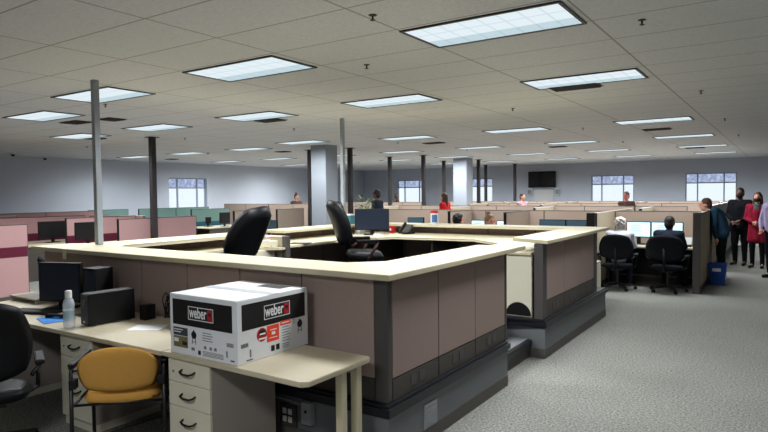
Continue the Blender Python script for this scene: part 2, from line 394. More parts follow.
# ------------------------------------------------------------------ raised platform island
ZP = .36
def panel_run(t, ax, x0, y0, length, n, z0, zk, z1, face, fab, thick=.06, inner=None):
    """panels along x or y from (x0,y0); face = -1/+1 which side carries the seam lines"""
    w = length/n
    for i in range(n):
        a, b = i*w+.006, (i+1)*w-.006
        if ax == 'x':
            MB().box(x0+a, y0, zk+.004, x0+b, y0+thick, z1, bev=.004).done('fabric_panel', fab, t)
            MB().box(x0+a, y0, z0, x0+b, y0+thick, zk-.004, bev=.003).done('kick_plate', darkkick, t)
        else:
            MB().box(x0, y0+a, zk+.004, x0+thick, y0+b, z1, bev=.004).done('fabric_panel', fab, t)
            MB().box(x0, y0+a, z0, x0+thick, y0+b, zk-.004, bev=.003).done('kick_plate', darkkick, t)
    if ax == 'x': MB().box(x0, y0+.012, z0, x0+length, y0+thick-.012, z1-.004).done('core', blacktrim, t)
    else: MB().box(x0+.012, y0, z0, x0+thick-.012, y0+length, z1-.004).done('core', blacktrim, t)
def sockets(t, pts):
    for M_ in pts:
        pass
# platform
pl = thing('raised_platform', 'grey raised floor platform with black bumper edge under the counters', 'platform', (-4.2, 5.8, 0))
def rel(t, mb): 
    bmesh.ops.translate(mb.b, verts=mb.b.verts, vec=-Vector(t.location)); return mb
PX0, PX1, PY0, PY1 = -6.35, -2.03, 3.05, 8.45
SY0, SY1, SX = 4.96, 5.96, -2.5
poly = [(PX0, PY0), (PX1, PY0), (PX1, SY0), (SX, SY0), (SX, SY1), (PX1, SY1), (PX1, PY1), (PX0, PY1)]
rel(pl, MB().prism(poly, .1, .325)).done('riser', plinthg, pl)
b2 = [(PX0, PY0), (PX1, PY0), (PX1, SY0), (SX, SY0), (SX, SY1), (PX1, SY1), (PX1, PY1), (PX0, PY1)]
def off(poly, d):
    n = len(poly); out = []
    for i in range(n):
        p0, p1, p2 = Vector(poly[i-1]), Vector(poly[i]), Vector(poly[(i+1) % n])
        e1 = (p1-p0).normalized(); e2 = (p2-p1).normalized(); n1 = Vector((e1.y, -e1.x)); n2 = Vector((e2.y, -e2.x))
        out.append(tuple(p1+(n1+n2)*d))
    return out
rel(pl, MB().prism(off(poly, .004), 0, .1)).done('vinyl_base', basem, pl)
rel(pl, MB().prism(off(poly, .022), .312, .395, bev=.018)).done('bumper', bumperm, pl)
v = rel(pl, MB().box(-2.031, 3.48, .10, -2.022, 3.66, .27)).done('vent_grille', outlet, pl, label='small grey grille plate')
mb = MB()
for i in range(7): mb.box(-2.024, 3.50, .12+i*.02, -2.019, 3.64, .13+i*.02)
rel(pl, mb).done('grille_slats', outlet, v).parent = v
# step in the opening
st = thing('step', 'low carpeted step with black nosing in the counter opening', 'step', (-2.33, 5.46, 0))
MB().box(-.165, -.495, 0, .14, .495, .12).done('riser', basem, st)
MB().box(-.165, -.495, .12, .17, .495, .185, bev=.012).done('nosing', bumperm, st)
MB().box(-.165, -.49, .185, .13, .49, .193).done('tread', plinthg, st)

CT0, CT1 = 1.185, 1.222
Z0 = .396
pt = thing('counter_partition', 'mauve fabric panel run facing the desk and the box, dark kick plates below', 'partition', (-4.2, 3.11, Z0))
def rp(t, fn, *a, **k):
    before = set(bpy.data.objects)
    fn(t, *a, **k)
    for o in set(bpy.data.objects)-before:
        if o.type == 'MESH': o.data.transform(Matrix.Translation(-Vector(t.location)))
rp(pt, panel_run, 'x', -5.81, 3.08, 3.66, 6, Z0, .54, CT0, -1, mauve)
rel(pt, MB().box(-6.2, 3.08, Z0, -5.815, 3.14, CT0)).done('end_panel', mauve, pt)
pt2 = thing('counter_partition', 'mauve fabric panel run of three panels facing the open aisle, nearest corner', 'partition', (-2.08, 4.0, Z0))
rp(pt2, panel_run, 'y', -2.11, 3.13, 1.83, 3, Z0, .54, CT0, 1, mauve)
rel(pt2, MB().box(-2.15, 3.08, Z0, -2.05, 3.128, CT0, bev=.006)).done('corner_post', trimmet, pt2)
rel(pt2, MB().box(-2.115, 4.962, Z0, -2.045, 4.99, CT0, bev=.004)).done('end_post', trimmet, pt2)
mb = MB()
for y in (3.35, 3.46, 3.95, 4.06, 4.57, 4.68): mb.box(-2.051, y, .44, -2.046, y+.07, .51)
rel(pt2, mb).done('outlet_cover', trimmet, pt2)
pt3 = thing('counter_partition', 'mauve fabric panel run of three panels beyond the counter opening', 'partition', (-2.08, 7.0, Z0))
rp(pt3, panel_run, 'y', -2.12, 6.10, 1.86, 3, Z0, .58, CT0, 1, mauve)
rel(pt3, MB().box(-2.15, 5.975, Z0, -2.055, 6.098, CT0, bev=.006)).done('corner_post', trimmet, pt3)
rel(pt3, MB().box(-2.15, 7.962, Z0, -2.055, 8.1, CT0, bev=.006)).done('end_post', trimmet, pt3)
mb = MB()
for y in (6.3, 6.4, 6.95, 7.05, 7.6, 7.7): mb.box(-2.061, y, .45, -2.054, y+.06, .53)
rel(pt3, mb).done('outlet_cover', trimmet, pt3)
pt4 = thing('counter_partition', 'far mauve panel run under the back counter of the island', 'partition', (-4.2, 8.35, ZP+.04))
rp(pt4, panel_run, 'x', -5.9, 8.31, 3.66, 5, Z0, .54, CT0, 1, mauve)
pt5 = thing('counter_partition', 'left mauve panel run under the short counter arm by the grey pole', 'partition', (-6.0, 4.3, Z0))
rp(pt5, panel_run, 'y', -6.02, 3.145, 2.25, 4, Z0, .54, CT0, 1, mauve)
pt6 = thing('counter_partition', 'left mauve panel run behind the tall chairs, farther arm', 'partition', (-6.0, 7.1, Z0))
rp(pt6, panel_run, 'y', -6.02, 6.02, 2.28, 4, Z0, .54, CT0, 1, mauve)

def top(name, lab, poly, z0, z1, cat='counter', m_=laminate, grp=None):
    xs = [p[0] for p in poly]; ys = [p[1] for p in poly]; cx, cy = sum(xs)/len(xs), sum(ys)/len(ys)
    t = thing(name, lab, cat, (cx, cy, z0), 0, grp)
    q = [(x-cx, y-cy) for x, y in poly]
    MB().prism(q, 0, z1-z0, bev=.004).done('top_surface', m_, t)
    return t
# L shaped near counter: front + right arm + left arm in one continuous top
top('counter_top', 'long cream laminate counter running around the near corner of the island', [(-6.3, 3.0), (-1.98, 3.0), (-1.98, 5.28), (-2.42, 5.18), (-2.42, 3.62), (-2.62, 3.42), (-5.42, 3.42), (-5.56, 3.55), (-5.56, 5.42), (-6.1, 5.42), (-6.1, 3.5), (-6.3, 3.4)], CT0, CT1)
top('counter_top', 'cream laminate counter across the far side of the island and its far right arm', [(-2.46, 6.18), (-1.99, 5.92), (-1.99, 8.52), (-6.1, 8.52), (-6.1, 8.08), (-2.46, 8.08)], CT0, CT1)
top('counter_top', 'short cream counter arm behind the black chairs by the square column', [(-6.1, 6.0), (-5.68, 6.0), (-5.68, 8.06), (-6.1, 8.06)], CT0, CT1)
# inner work surfaces
WS = 1.08
def worksurface(lab, poly):
    return top('work_surface', lab, poly, WS-.03, WS, 'desk')
w1 = worksurface('lower cream work surface along the left side of the island behind the first black chair', [(-5.94, 3.9), (-5.5, 3.9), (-5.45, 4.1), (-5.4, 5.0), (-5.0, 5.2), (-5.0, 5.3), (-5.94, 5.3)])
w2 = worksurface('lower cream work surface curving along the far inside of the island with the monitor', [(-5.94, 5.42), (-5.1, 5.42), (-5.1, 6.8), (-4.7, 7.3), (-3.5, 7.4), (-2.95, 6.95), (-2.85, 6.02), (-2.2, 6.02), (-2.2, 8.28), (-5.94, 8.28)])
# supports of the work surfaces
def leg_panel(lab, x0, y0, x1, y1, m_, z1=WS-.031, nm='support_panel', z0=Z0, cat='panel'):
    t = thing(nm, lab, cat, ((x0+x1)/2, (y0+y1)/2, z0)); w, d = (x1-x0)/2, (y1-y0)/2
    MB().box(-w, -d, 0, w, d, z1-z0, bev=.003).done('board', m_, t); return t
cp = leg_panel('cream end panel with an arched black cable cutout seen through the counter opening', -2.83, 6.04, -2.2, 6.07, cream)
arc = [(-.10+.14*math.cos(a), .14*math.sin(a)) for a in [PI*i/16 for i in range(17)]]
arcm = MB().prism([(x+.27, z) for x, z in arc], 0, .004, M=Matrix.Translation((0, -.0155, 0.01)) @ Matrix.Rotation(PI/2, 4, 'X')).done('cable_cutout', blackp, cp, label='arched black cutout')
leg_panel('dark support under the far work surface, middle', -4.2, 7.45, -4.17, 8.25, darkkick)
leg_panel('dark support under the far work surface, left', -5.2, 7.2, -5.17, 8.25, darkkick)
# low divider with the drawer unit
dv = thing('low_divider', 'low mauve divider with tan end post on the work surface between the two black chairs', 'partition', (-5.45, 5.35, Z0))
MB().box(-.1, -.03, 0, .38, .03, 1.195-Z0, bev=.004).done('fabric_panel', tanside, dv)
MB().box(.385, -.035, 0, .455, .035, 1.21-Z0, bev=.004).done('end_post', trimmet, dv)
MB().box(-.1, -.035, 1.196-Z0, .38, .035, 1.21-Z0).done('top_cap', cream, dv)

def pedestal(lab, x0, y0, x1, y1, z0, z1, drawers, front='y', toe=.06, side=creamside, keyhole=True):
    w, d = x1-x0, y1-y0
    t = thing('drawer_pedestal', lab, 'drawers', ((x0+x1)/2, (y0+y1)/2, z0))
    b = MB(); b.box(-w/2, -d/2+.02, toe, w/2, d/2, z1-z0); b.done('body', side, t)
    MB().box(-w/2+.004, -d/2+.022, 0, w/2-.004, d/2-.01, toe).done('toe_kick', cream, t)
    z = z1-z0-.005
    for i, h in enumerate(drawers):
        dr = MB().box(-w/2, -d/2, z-h+.004, w/2, -d/2+.019, z, bev=.003).done('drawer', cream, t)
        hz = z-min(h*.42, .075); hw = .062
        MB().tube([(-hw, -d/2+.002, hz), (-hw*.95, -d/2-.022, hz-.008), (-hw*.5, -d/2-.03, hz-.016), (hw*.5, -d/2-.03, hz-.016), (hw*.95, -d/2-.022, hz-.008), (hw, -d/2+.002, hz)], .0065, 8).done('handle', blackp, dr, True)
        if i == 0 and keyhole: MB().cyl((-w/2+.05, -d/2-.004, hz-.02), (-w/2+.05, -d/2+.002, hz-.02), .008).done('lock', chrome, dr)
        z -= h
    return t
pedestal('cream drawer unit under the island work surface behind the first black chair', -5.7, 5.0-.02, -5.15, 5.27, Z0, WS-.031, [.2, .24, .24], toe=.03, side=cream)

# ------------------------------------------------------------------ desk in front
DZ0, DZ1 = .695, .725
dk = thing('office_desk', 'cream laminate desk along the counter wall with two square posts at its free corner', 'desk', (-4.1, 2.65, 0))
for poly_ in ([(-3.292, 2.345), (-2.115, 2.335), (-2.08, 2.37), (-2.075, 2.92), (-2.1, 2.95), (-3.292, 2.95)], [(-6.2, 2.27), (-3.296, 2.335), (-3.296, 3.03), (-6.2, 3.03)]):
    rel(dk, MB().prism(poly_, DZ0, DZ1, bev=.004)).done('tabletop', deskwood, dk)
for y in (2.70, 2.845):
    lg = rel(dk, MB().box(-2.149, y-.024, 0.01, -2.101, y+.024, DZ0, bev=.004)).done('leg', edgeband, dk)
    rel(dk, MB().cyl((-2.125, y, 0), (-2.125, y, .01), .02)).done('foot', blackp, lg)
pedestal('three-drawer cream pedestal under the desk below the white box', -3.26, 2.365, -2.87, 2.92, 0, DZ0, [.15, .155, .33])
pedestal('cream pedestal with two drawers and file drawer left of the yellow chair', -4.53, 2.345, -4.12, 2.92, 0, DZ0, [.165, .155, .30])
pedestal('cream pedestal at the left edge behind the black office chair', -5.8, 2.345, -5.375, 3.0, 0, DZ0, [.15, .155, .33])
# outlets below desk on the platform riser
t = thing('power_outlet', 'four-gang grey outlet with white sockets under the desk on the platform side', 'outlet', (-2.86, 3.046, .175))
MB().box(-.075, -.02, -.07, .075, 0, .08, bev=.004).done('plate', darkkick, t)
for i, (x, z) in enumerate([(-.025, -.02), (.025, -.02), (-.025, .035), (.025, .035)]):
    MB().box(x-.017, -.026, z-.02, x+.017, -.019, z+.02, bev=.003).done('socket', white, t)
t = thing('wall_box', 'light grey metal switch box under the desk right of the sockets', 'outlet', (-2.67, 3.046, .235))
MB().box(-.042, -.045, -.075, .042, 0, .075, bev=.005).done('box', outlet, t)
MB().cyl((0, -.05, .015), (0, -.044, .015), .01).done('knob', blackp, t)
t = thing('cable_conduit', 'thin grey conduit running along the platform under the desk', 'cable', (-2.98, 3.035, .28))
MB().tube([(-.3, 0, .02), (.24, 0, .0)], .008).done('conduit', outlet, t)

# ------------------------------------------------------------------ the white box
BX, BY, BZ = -3.235, 2.368, DZ1+.0005; BW, BD, BH = .615, .612, .378
bx = thing('barbecue_box', 'white cardboard grill box with black bands and logo, on the desk', 'box', (BX+BW/2, BY+BD/2, BZ))
MB().box(-BW/2, -BD/2, 0, BW/2, BD/2, BH-.006, bev=.003).done('carton', card, bx)
MB().box(-BW/2+.002, -BD/2+.001, BH-.006, BW/2-.002, -.003, BH-.001, bev=.001).done('flap', card, bx)
MB().box(-BW/2+.002, .003, BH-.006, BW/2-.002, BD/2-.001, BH, bev=.001).done('flap', card, bx)
MB().box(-BW/2, -.035, BH, BW/2, .035, BH+.0012).done('tape', tape, bx, label='glossy clear tape strip')
MB().box(-.02, .16, BH, .2, .26, BH+.0012).done('top_print', blackink, bx)
def decal(face, u0, u1, v0, v1, m_, nm, d=.0008, lift=0, lab=None):
    # u along face left->right 0..1, v from the top 0..1
    W = BW if face == 'f' else BD
    a, b = u0*W, u1*W; z1, z0 = BH*(1-v0), BH*(1-v1)
    mb = MB()
    if face == 'f': mb.box(-BW/2+a, -BD/2-d-lift, z0, -BW/2+b, -BD/2-lift, z1)
    else: mb.box(BW/2+lift, -BD/2+a, z0, BW/2+d+lift, -BD/2+b, z1)
    return mb.done(nm, m_, bx, label=lab)
def fM(face, u, v, lift):
    W = BW if face == 'f' else BD
    if face == 'f': return Matrix.Translation((-BW/2+u*W, -BD/2-lift, BH*(1-v))) @ Matrix.Rotation(PI/2, 4, 'X')
    return Matrix.Translation((BW/2+lift, -BD/2+u*W, BH*(1-v))) @ Matrix.Rotation(PI/2, 4, 'Z') @ Matrix.Rotation(PI/2, 4, 'X')
def oframe(face, u0, u1, v0, v1, tk=.0045):
    W = BW if face == 'f' else BD; mb = MB(); w, h = (u1-u0)*W, (v1-v0)*BH
    for q in ((-w/2, -h/2, w/2, -h/2+tk), (-w/2, h/2-tk, w/2, h/2), (-w/2, -h/2+tk, -w/2+tk, h/2-tk), (w/2-tk, -h/2+tk, w/2, h/2-tk)):
        mb.box(q[0], q[1], 0, q[2], q[3], .0006)
    bmesh.ops.transform(mb.b, matrix=fM(face, (u0+u1)/2, (v0+v1)/2, .0009), verts=mb.b.verts)
    mb.done('logo_frame', whiteink, bx)
def grillicon(face, u, v, s, m_=blackink):
    mb = MB(); mb.prism([(s*math.cos(a), s*math.sin(a)) for a in [2*PI*i/20 for i in range(20)]], 0, .0007)
    mb.box(-s*.3, s*.95, 0, s*.3, s*1.25, .0007)
    for sx in (-1, 1): 
        mb.prism([(sx*s*.45, -s*.8), (sx*s*.65, -s*.8), (sx*s*.85, -s*2.4), (sx*s*.65, -s*2.4)][::sx], 0, .0007)
    mb.box(-s*.7, -s*1.8, 0, s*.7, -s*1.65, .0007)
    bmesh.ops.transform(mb.b, matrix=fM(face, u, v, .0002), verts=mb.b.verts); mb.done('grill_picture', m_, bx)
for f_, (b0, b1, t0, t1), (l0, l1, m0, m1) in (('f', (.045, .93, .085, .51), (.29, .665, .18, .40)), ('r', (.055, .955, .075, .485), (.35, .72, .16, .39))):
    decal(f_, b0, b1, t0, t1, blackink, 'black_band', d=.0005)
    oframe(f_, l0, l1, m0, m1)
    w = (l1-l0)
    text_mesh('logo_lettering', 'weber', .083, whiteink, bx, fM(f_, l0+w*.39, (m0+m1)/2-.008, .0012) @ Matrix.Diagonal((.74, 1.15, 1, 1)), .0016)
    decal(f_, l0+w*.77, l1-w*.045, m0+.03, m1-.03, redink, 'logo_emblem', lift=.0006, lab='red square emblem')
    mb = MB(); s = .013
    mb.prism([(s*math.cos(a), s*math.sin(a)*.9) for a in [2*PI*i/16 for i in range(16)]], 0, .0006)
    for sx in (-1, 1): mb.box(sx*s*.6-.0012, -s*2, 0, sx*s*.6+.0012, -s*.6, .0006)
    bmesh.ops.transform(mb.b, matrix=fM(f_, l0+w*.865, (m0+m1)/2-.02, .0016), verts=mb.b.verts); mb.done('emblem_kettle', blackink, bx)
decal('f', .05, .275, .555, .69, darkphoto, 'printed_photo'); decal('f', .05, .275, .70, .885, olive, 'printed_photo')
decal('f', .06, .2, .585, .6, whiteink, 'print_line', lift=.0008); decal('f', .06, .17, .625, .64, whiteink, 'print_line', lift=.0008)
decal('f', .06, .13, .74, .8, card, 'print_patch', lift=.0008); decal('f', .19, .26, .78, .84, blackink, 'print_patch', lift=.0008)
grillicon('f', .37, .645, .024)
decal('f', .33, .38, .85, .9, greyink, 'print_patch'); decal('f', .43, .47, .88, .95, blackink, 'print_patch')
for i in range(4): decal('f', .50, .63+.02*(i % 2), .575+i*.04, .588+i*.04, greyink, 'print_line')
for i in range(4): decal('f', .50, .80, .875+i*.022, .885+i*.022, greyink, 'print_line')
for u in (.52, .60, .67): decal('f', u, u+.035, .79, .84, greyink, 'print_icon')
mb = MB()
for i in range(14): mb.box(-.03+i*.0042, -.012, 0, -.03+i*.0042+(.0012 if i % 3 else .0026), .012, .0006)
bmesh.ops.transform(mb.b, matrix=fM('f', .9, .70, .0002), verts=mb.b.verts); mb.done('barcode', blackink, bx)
decal('f', .84, .86, .80, .9, greyink, 'print_icon'); decal('f', .90, .955, .93, .95, blackink, 'print_line')
# right face
decal('r', .385, .555, .50, .765, orange, 'orange_label', lift=.0002); decal('r', .575, .73, .475, .55, orange, 'orange_label', lift=.0002)
decal('r', .43, .52, .57, .585, whiteink, 'print_line', lift=.0012); decal('r', .45, .5, .61, .66, whiteink, 'print_patch', lift=.0012); decal('r', .41, .53, .70, .712, whiteink, 'print_line', lift=.0012)
decal('r', .595, .71, .505, .52, whiteink, 'print_line', lift=.0012)
mb = MB(); s = .042
mb.prism([(s*math.cos(a), s*math.sin(a)) for a in [2*PI*i/28 for i in range(28)]], 0, .0006)
bmesh.ops.transform(mb.b, matrix=fM('r', .315, .615, .0002), verts=mb.b.verts); mb.done('round_emblem', redink, bx)
mb = MB(); s = .027
mb.prism([(s*math.cos(a), s*math.sin(a)*.75+.006) for a in [2*PI*i/20 for i in range(20)]], 0, .0006)
bmesh.ops.transform(mb.b, matrix=fM('r', .32, .60, .0010), verts=mb.b.verts); mb.done('emblem_patch', blackink, bx)
decal('r', .285, .36, .59, .615, whiteink, 'print_line', lift=.0018)
decal('r', .27, .38, .665, .69, whiteink, 'print_line', lift=.0018)
for i in range(6): decal('r', .60, .70+.02*(i % 2), .58+i*.045, .592+i*.045, greyink, 'print_line')
for i in range(3): decal('r', .60, .70, .86+i*.03, .872+i*.03, greyink, 'print_line')
grillicon('r', .87, .60, .024)
for u in (.44, .51): decal('r', u, u+.05, .835, .93, blackink, 'print_patch')
for i in range(3): decal('r', .75, .8, .50+i*.03, .508+i*.03, greyink, 'print_line')
mb = MB()
for i in range(14): mb.box(-.03+i*.0042, -.012, 0, -.03+i*.0042+(.0012 if i % 3 else .0026), .012, .0006)
bmesh.ops.transform(mb.b, matrix=fM('r', .09, .715, .0002), verts=mb.b.verts); mb.done('barcode', blackink, bx)
decal('r', .15, .17, .80, .92, greyink, 'print_icon'); decal('r', .11, .19, .95, .965, blackink, 'print_line')

# ------------------------------------------------------------------ monitors, computers, desk things
def monitor(lab, x, y, z, w, h, rz, m_=screen, stand=.1, grp=None, frame=blackp, lit=False):
    """faces local -Y"""
    t = thing('monitor', lab, 'monitor', (x, y, z), rz, grp)
    MB().box(-w/2, -.02, stand, w/2, .02, stand+h, bev=.006).done('housing', frame, t)
    s = MB().box(-w/2+.014, -.0225, stand+.018, w/2-.014, -.0195, stand+h-.014).done('screen', m_, t)
    if lit:
        mb = MB()
        for i in range(4): mb.box(-w*.3, -.0245, stand+h*(.75-.12*i), w*(.05+.05*(i % 2)), -.0225, stand+h*(.78-.12*i))
        mb.done('screen_text', glowtxt, s)
    MB().box(-.03, .0, .012, .03, .03, stand+h*.4).done('neck', blackp, t)
    MB().box(-.12, -.09, 0, .12, .1, .014, bev=.005).done('foot', blackp, t)
    return t
monitor('dark monitor on the left of the desk beside the water bottle', -5.33, 2.78, DZ1, .44, .35, R(20), stand=.06)
# computer towers
t = thing('computer_tower', 'large black computer case lying on the desk right of the bottle', 'computer', (-4.42, 2.72, DZ1), R(-4))
MB().box(-.06, -.23, .008, .06, .14, .25, bev=.006).done('case', blackp, t)
MB().box(-.056, -.238, .012, .056, -.231, .245, bev=.002).done('front_bezel', mat('bezel', (22, 23, 26), .4), t)
MB().box(-.03, -.242, .15, .03, -.238, .2).done('drive_bay', trimmet, t)
MB().cyl((0, -.242, .035), (0, -.237, .035), .008).done('power_button', white, t)
for y in (-.2, .08): MB().box(-.045, y, 0, .045, y+.03, .008).done('foot', blackp, t)
t = thing('computer_tower', 'upright black computer tower with bluish glossy front behind the larger case', 'computer', (-4.88, 2.86, DZ1), R(5))
MB().box(-.09, -.08, .006, .08, .09, .385, bev=.006).done('case', blackp, t)
MB().box(-.05, -.085, .02, .07, -.0805, .365, bev=.002).done('front_bezel', screen, t)
MB().box(-.08, -.07, 0, .07, .08, .006).done('foot', blackp, t)
t = thing('speaker', 'small black speaker box with cables right of the computer case', 'speaker', (-4.25, 2.90, DZ1))
MB().box(-.035, -.05, 0, .035, .05, .12, bev=.006).done('body', blackp, t)
t = thing('cable_coil', 'tangled black cables hanging behind the computer case', 'cable', (-4.12, 3.01, DZ1))
mb = MB()
for k in range(4):
    pts = [(.055*math.sin(a*1.0+k)*(.6+.1*k)+.02*k-.03, -.01+.01*math.cos(3*a+k), .11+.10*math.cos(a)) for a in [2*PI*i/14 for i in range(15)]]
    mb.tube(pts, .0045, 6)
mb.done('cable', blackp, t, True)
# keyboard, phone, folder
t = thing('keyboard', 'black keyboard on the desk in front of the left monitor', 'keyboard', (-5.33, 2.56, DZ1), R(18))
MB().box(-.22, -.08, 0, .22, .08, .018, bev=.005).done('case', blackp, t)
mb = MB()
for r_ in range(5):
    for c_ in range(15): mb.box(-.205+c_*.0275, -.068+r_*.027, .018, -.182+c_*.0275, -.046+r_*.027, .024)
mb.done('keys', blackm, t)
t = tag(MB().box(-.14, -.09, 0, .14, .09, .004).done('folder', bluep), 'bright blue paper folder on the desk by the bottle', 'folder'); t.location = (-4.90, 2.48, DZ1+.0005); t.rotation_euler = (0, 0, R(-15))
t = thing('telephone_handset', 'black handset lying on the blue folder', 'phone', (-4.93, 2.53, DZ1+.006), R(20))
MB().box(-.09, -.02, .012, .09, .02, .03, bev=.008).box(-.095, -.025, 0, -.045, .025, .024, bev=.008).box(.045, -.025, 0, .095, .025, .024, bev=.008).done('handset', blackp, t)
t = tag(MB().box(-.15, -.1, 0, .15, .1, .004).done('mouse_pad', mat('pad', (40, 40, 46), .8)), 'dark mouse pad behind the bottle', 'mouse pad'); t.location = (-4.80, 2.76, DZ1+.0005)
t = tag(MB().prism([(-.13, -.09), (.12, -.105), (.13, .08), (-.115, .09)], 0, .0015).done('paper_sheet', paper), 'white paper sheet on the desk left of the box', 'paper'); t.location = (-3.98, 2.72, DZ1+.0005); t.rotation_euler = (0, 0, R(35))
# bottle
t = thing('water_bottle', 'clear plastic water bottle with white cap on the desk', 'bottle', (-4.50, 2.40, DZ1)); t.scale = (1.15, 1.15, 1.15)
bot = mat('bottle_plastic', (214, 224, 232), .12, alpha=.45, spec=.6)
MB().lathe([(.002, 0), (.03, .001), (.036, .008), (.036, .05), (.031, .085), (.031, .095), (.036, .12), (.036, .155), (.029, .185), (.016, .205), (.015, .212), (.002, .2121)], 28).done('body', bot, t, 'auto')
MB().lathe([(.002, .2), (.021, .2), (.021, .242), (.018, .246), (.002, .2461)], 24).done('cap', white, t, 'auto')
MB().lathe([(.0368, .06), (.0335, .082), (.0335, .095), (.0368, .118)], 24).done('label_band', mat('bottle_band', (178, 200, 212), .4, alpha=.6), t)
# tag on the counter edge
t = tag(MB().box(-.034, -.0016, -.075, .03, 0, .015).done('paper_tag', mat('tag_paper', (205, 204, 186), .8)), 'small cream paper tag hanging from the counter edge at left', 'tag'); t.location = (-5.67, 2.999, 1.20)
# left low shelf behind monitor
t = thing('desk_riser', 'thin cream riser shelf behind the left monitor', 'shelf', (-5.95, 2.86, DZ1))
MB().box(-.3, -.1, .03, .2, .12, .045, bev=.003).done('board', deskwood, t)
for s in (-.28, .16): MB().box(s, -.09, 0, s+.02, .1, .03).done('support', cream, t)

# ------------------------------------------------------------------ chairs
def grid_cushion(w, h, th, fx, fz, n=14, power=2.6, off=lambda u, v: 0, mat_=None, thick=.07):
    pass
def pad(mb, fn, n=16, m_=12, th=.05):
    """closed cushion: fn(u,v) -> Vector centre, normal Vector; superellipse thickness"""
    F_ = []; B_ = []
    for i in range(n+1):
        fr_, br_ = [], []
        for j in range(m_+1):
            u, v = i/n*2-1, j/m_*2-1
            p, nn = fn(u, v); k = (max(0, 1-abs(u)**4)*max(0, 1-abs(v)**4))**.4
            fr_.append(mb.b.verts.new(p+nn*th*.5*k)); br_.append(mb.b.verts.new(p-nn*th*.5*k))
        F_.append(fr_); B_.append(br_)
    for i in range(n):
        for j in range(m_):
            mb.b.faces.new((F_[i][j], F_[i+1][j], F_[i+1][j+1], F_[i][j+1])); mb.b.faces.new((B_[i][j], B_[i][j+1], B_[i+1][j+1], B_[i+1][j]))
    bmesh.ops.remove_doubles(mb.b, verts=mb.b.verts, dist=.0004); return mb
def squircle(u, v, k=.5):
    # square -> rounded
    return u*math.sqrt(max(0, 1-k*v*v/1.0)), v*math.sqrt(max(0, 1-k*u*u/1.0))

def office_chair(lab, loc, rz, z_seat=.47, back_h=.5, back_w=.46, recline=8, m_=blackfab, armm=blackp, tall=False, arms=True, grp=None, bulge=True):
    t = thing('office_chair', lab, 'chair', loc, rz, grp)   # faces +Y
    s = MB()
    pad(s, lambda u, v: (Vector((squircle(u, v, .35)[0]*.26, squircle(u, v, .35)[1]*.25, z_seat-.04+.02*v*v*(1 if v < 0 else -1))), Vector((0, 0, 1))), th=.15 if tall else .11)
    s.done('seat', m_, t, True)
    b = MB(); rc = R(recline)
    def bf(u, v):
        uu, vv = squircle(u, v, .38); h = (vv+1)/2*back_h
        y = -.22 - math.sin(rc)*h - .04*(1-uu*uu)*1 + .03*math.sin(h/back_h*PI)
        return Vector((uu*back_w/2*(1-.08*vv), y, z_seat+.09+h*math.cos(rc))), Vector((uu*.25, math.cos(rc), math.sin(rc))).normalized()
    pad(b, bf, th=.19 if tall else .08); bo = b.done('backrest', m_, t, True)
    if tall:
        hb = MB()
        def hf(u, v):
            uu, vv = squircle(u, v, .5); h = back_h*(.83+.13*vv)
            return Vector((uu*back_w*.33, -.165-math.sin(rc)*h, z_seat+.09+h*math.cos(rc))), Vector((0, math.cos(rc), math.sin(rc)))
        pad(hb, hf, th=.08); hb.done('headrest', m_, t, True)
        lb = MB()
        def lf(u, v):
            uu, vv = squircle(u, v, .5); h = back_h*(.38+.30*vv)
            return Vector((uu*back_w*.36, -.17-math.sin(rc)*h, z_seat+.09+h*math.cos(rc))), Vector((0, math.cos(rc), math.sin(rc)))
        pad(lb, lf, th=.09); lb.done('back_cushion', m_, t, True)
    else:
        MB().tube([(0, -.12, z_seat-.08), (0, -.27, z_seat-.06), (0, -.28, z_seat+.3)], .022).done('back_support', blackp, t, True)
    if arms:
        for sx in (-1, 1):
            a = MB().tube([(sx*.22, .0, z_seat-.07), (sx*.29, .02, z_seat-.04), (sx*.30, .12, z_seat+.14), (sx*.30, -.14, z_seat+.15), (sx*.25, -.2, z_seat+.1)], .018 if tall else .014).done('arm_frame', armm, t, True)
            MB().box(sx*.30-.03, -.16, z_seat+.15, sx*.30+.03, .13, z_seat+.185, bev=.012).done('armrest', m_ if tall else blackp, t)
    MB().cyl((0, 0, .08), (0, 0, z_seat-.09), .026).done('gas_lift', blackm, t)
    MB().box(-.1, -.11, z_seat-.115, .1, .11, z_seat-.085).done('mechanism', blackm, t)
    for k in range(5):
        a = 2*PI*k/5+.3
        lg = MB().cyl((.02*math.cos(a), .02*math.sin(a), .1), (.29*math.cos(a), .29*math.sin(a), .072), .024, .014, 8).done('base_leg', armm if tall else blackm, t)
        MB().cyl((.29*math.cos(a)-.02*math.sin(a), .29*math.sin(a)+.02*math.cos(a), .028), (.29*math.cos(a)+.02*math.sin(a), .29*math.sin(a)-.02*math.cos(a), .028), .028, n=12).cyl((.29*math.cos(a), .29*math.sin(a), .05), (.29*math.cos(a), .29*math.sin(a), .075), .008).done('caster', blackp, lg)
    return t
office_chair('tall black leather executive chair reclined away from us, left inside the island', (-5.17, 4.46, Z0), R(98), .50, .70, .54, 29, leather, brownwood, True)
office_chair('tall black leather executive chair with brown arms seen side-on inside the island', (-4.60, 6.38, Z0), R(-44), .55, .64, .56, 18, leather, brownwood, True)
office_chair('black office chair cropped by the left edge of the picture', (-4.42, 1.80, 0), R(66), .44, .54, .52, 8, leather, blackp, False)
office_chair('black office chair under the white-haired person', (-2.42, 10.92, 0), R(5), .45, .44, .56, 3, blackfab, blackp, False)
office_chair('black office chair under the dark-haired person in the right cubicle', (-1.64, 11.05, 0), R(-3), .45, .44, .62, 3, blackfab, blackp, False)

office_chair('black office chair behind the left monitor beyond the counter end', (-6.95, 3.75, 0), R(-20), .48, .48, .46, 8, blackfab, blackp, False)
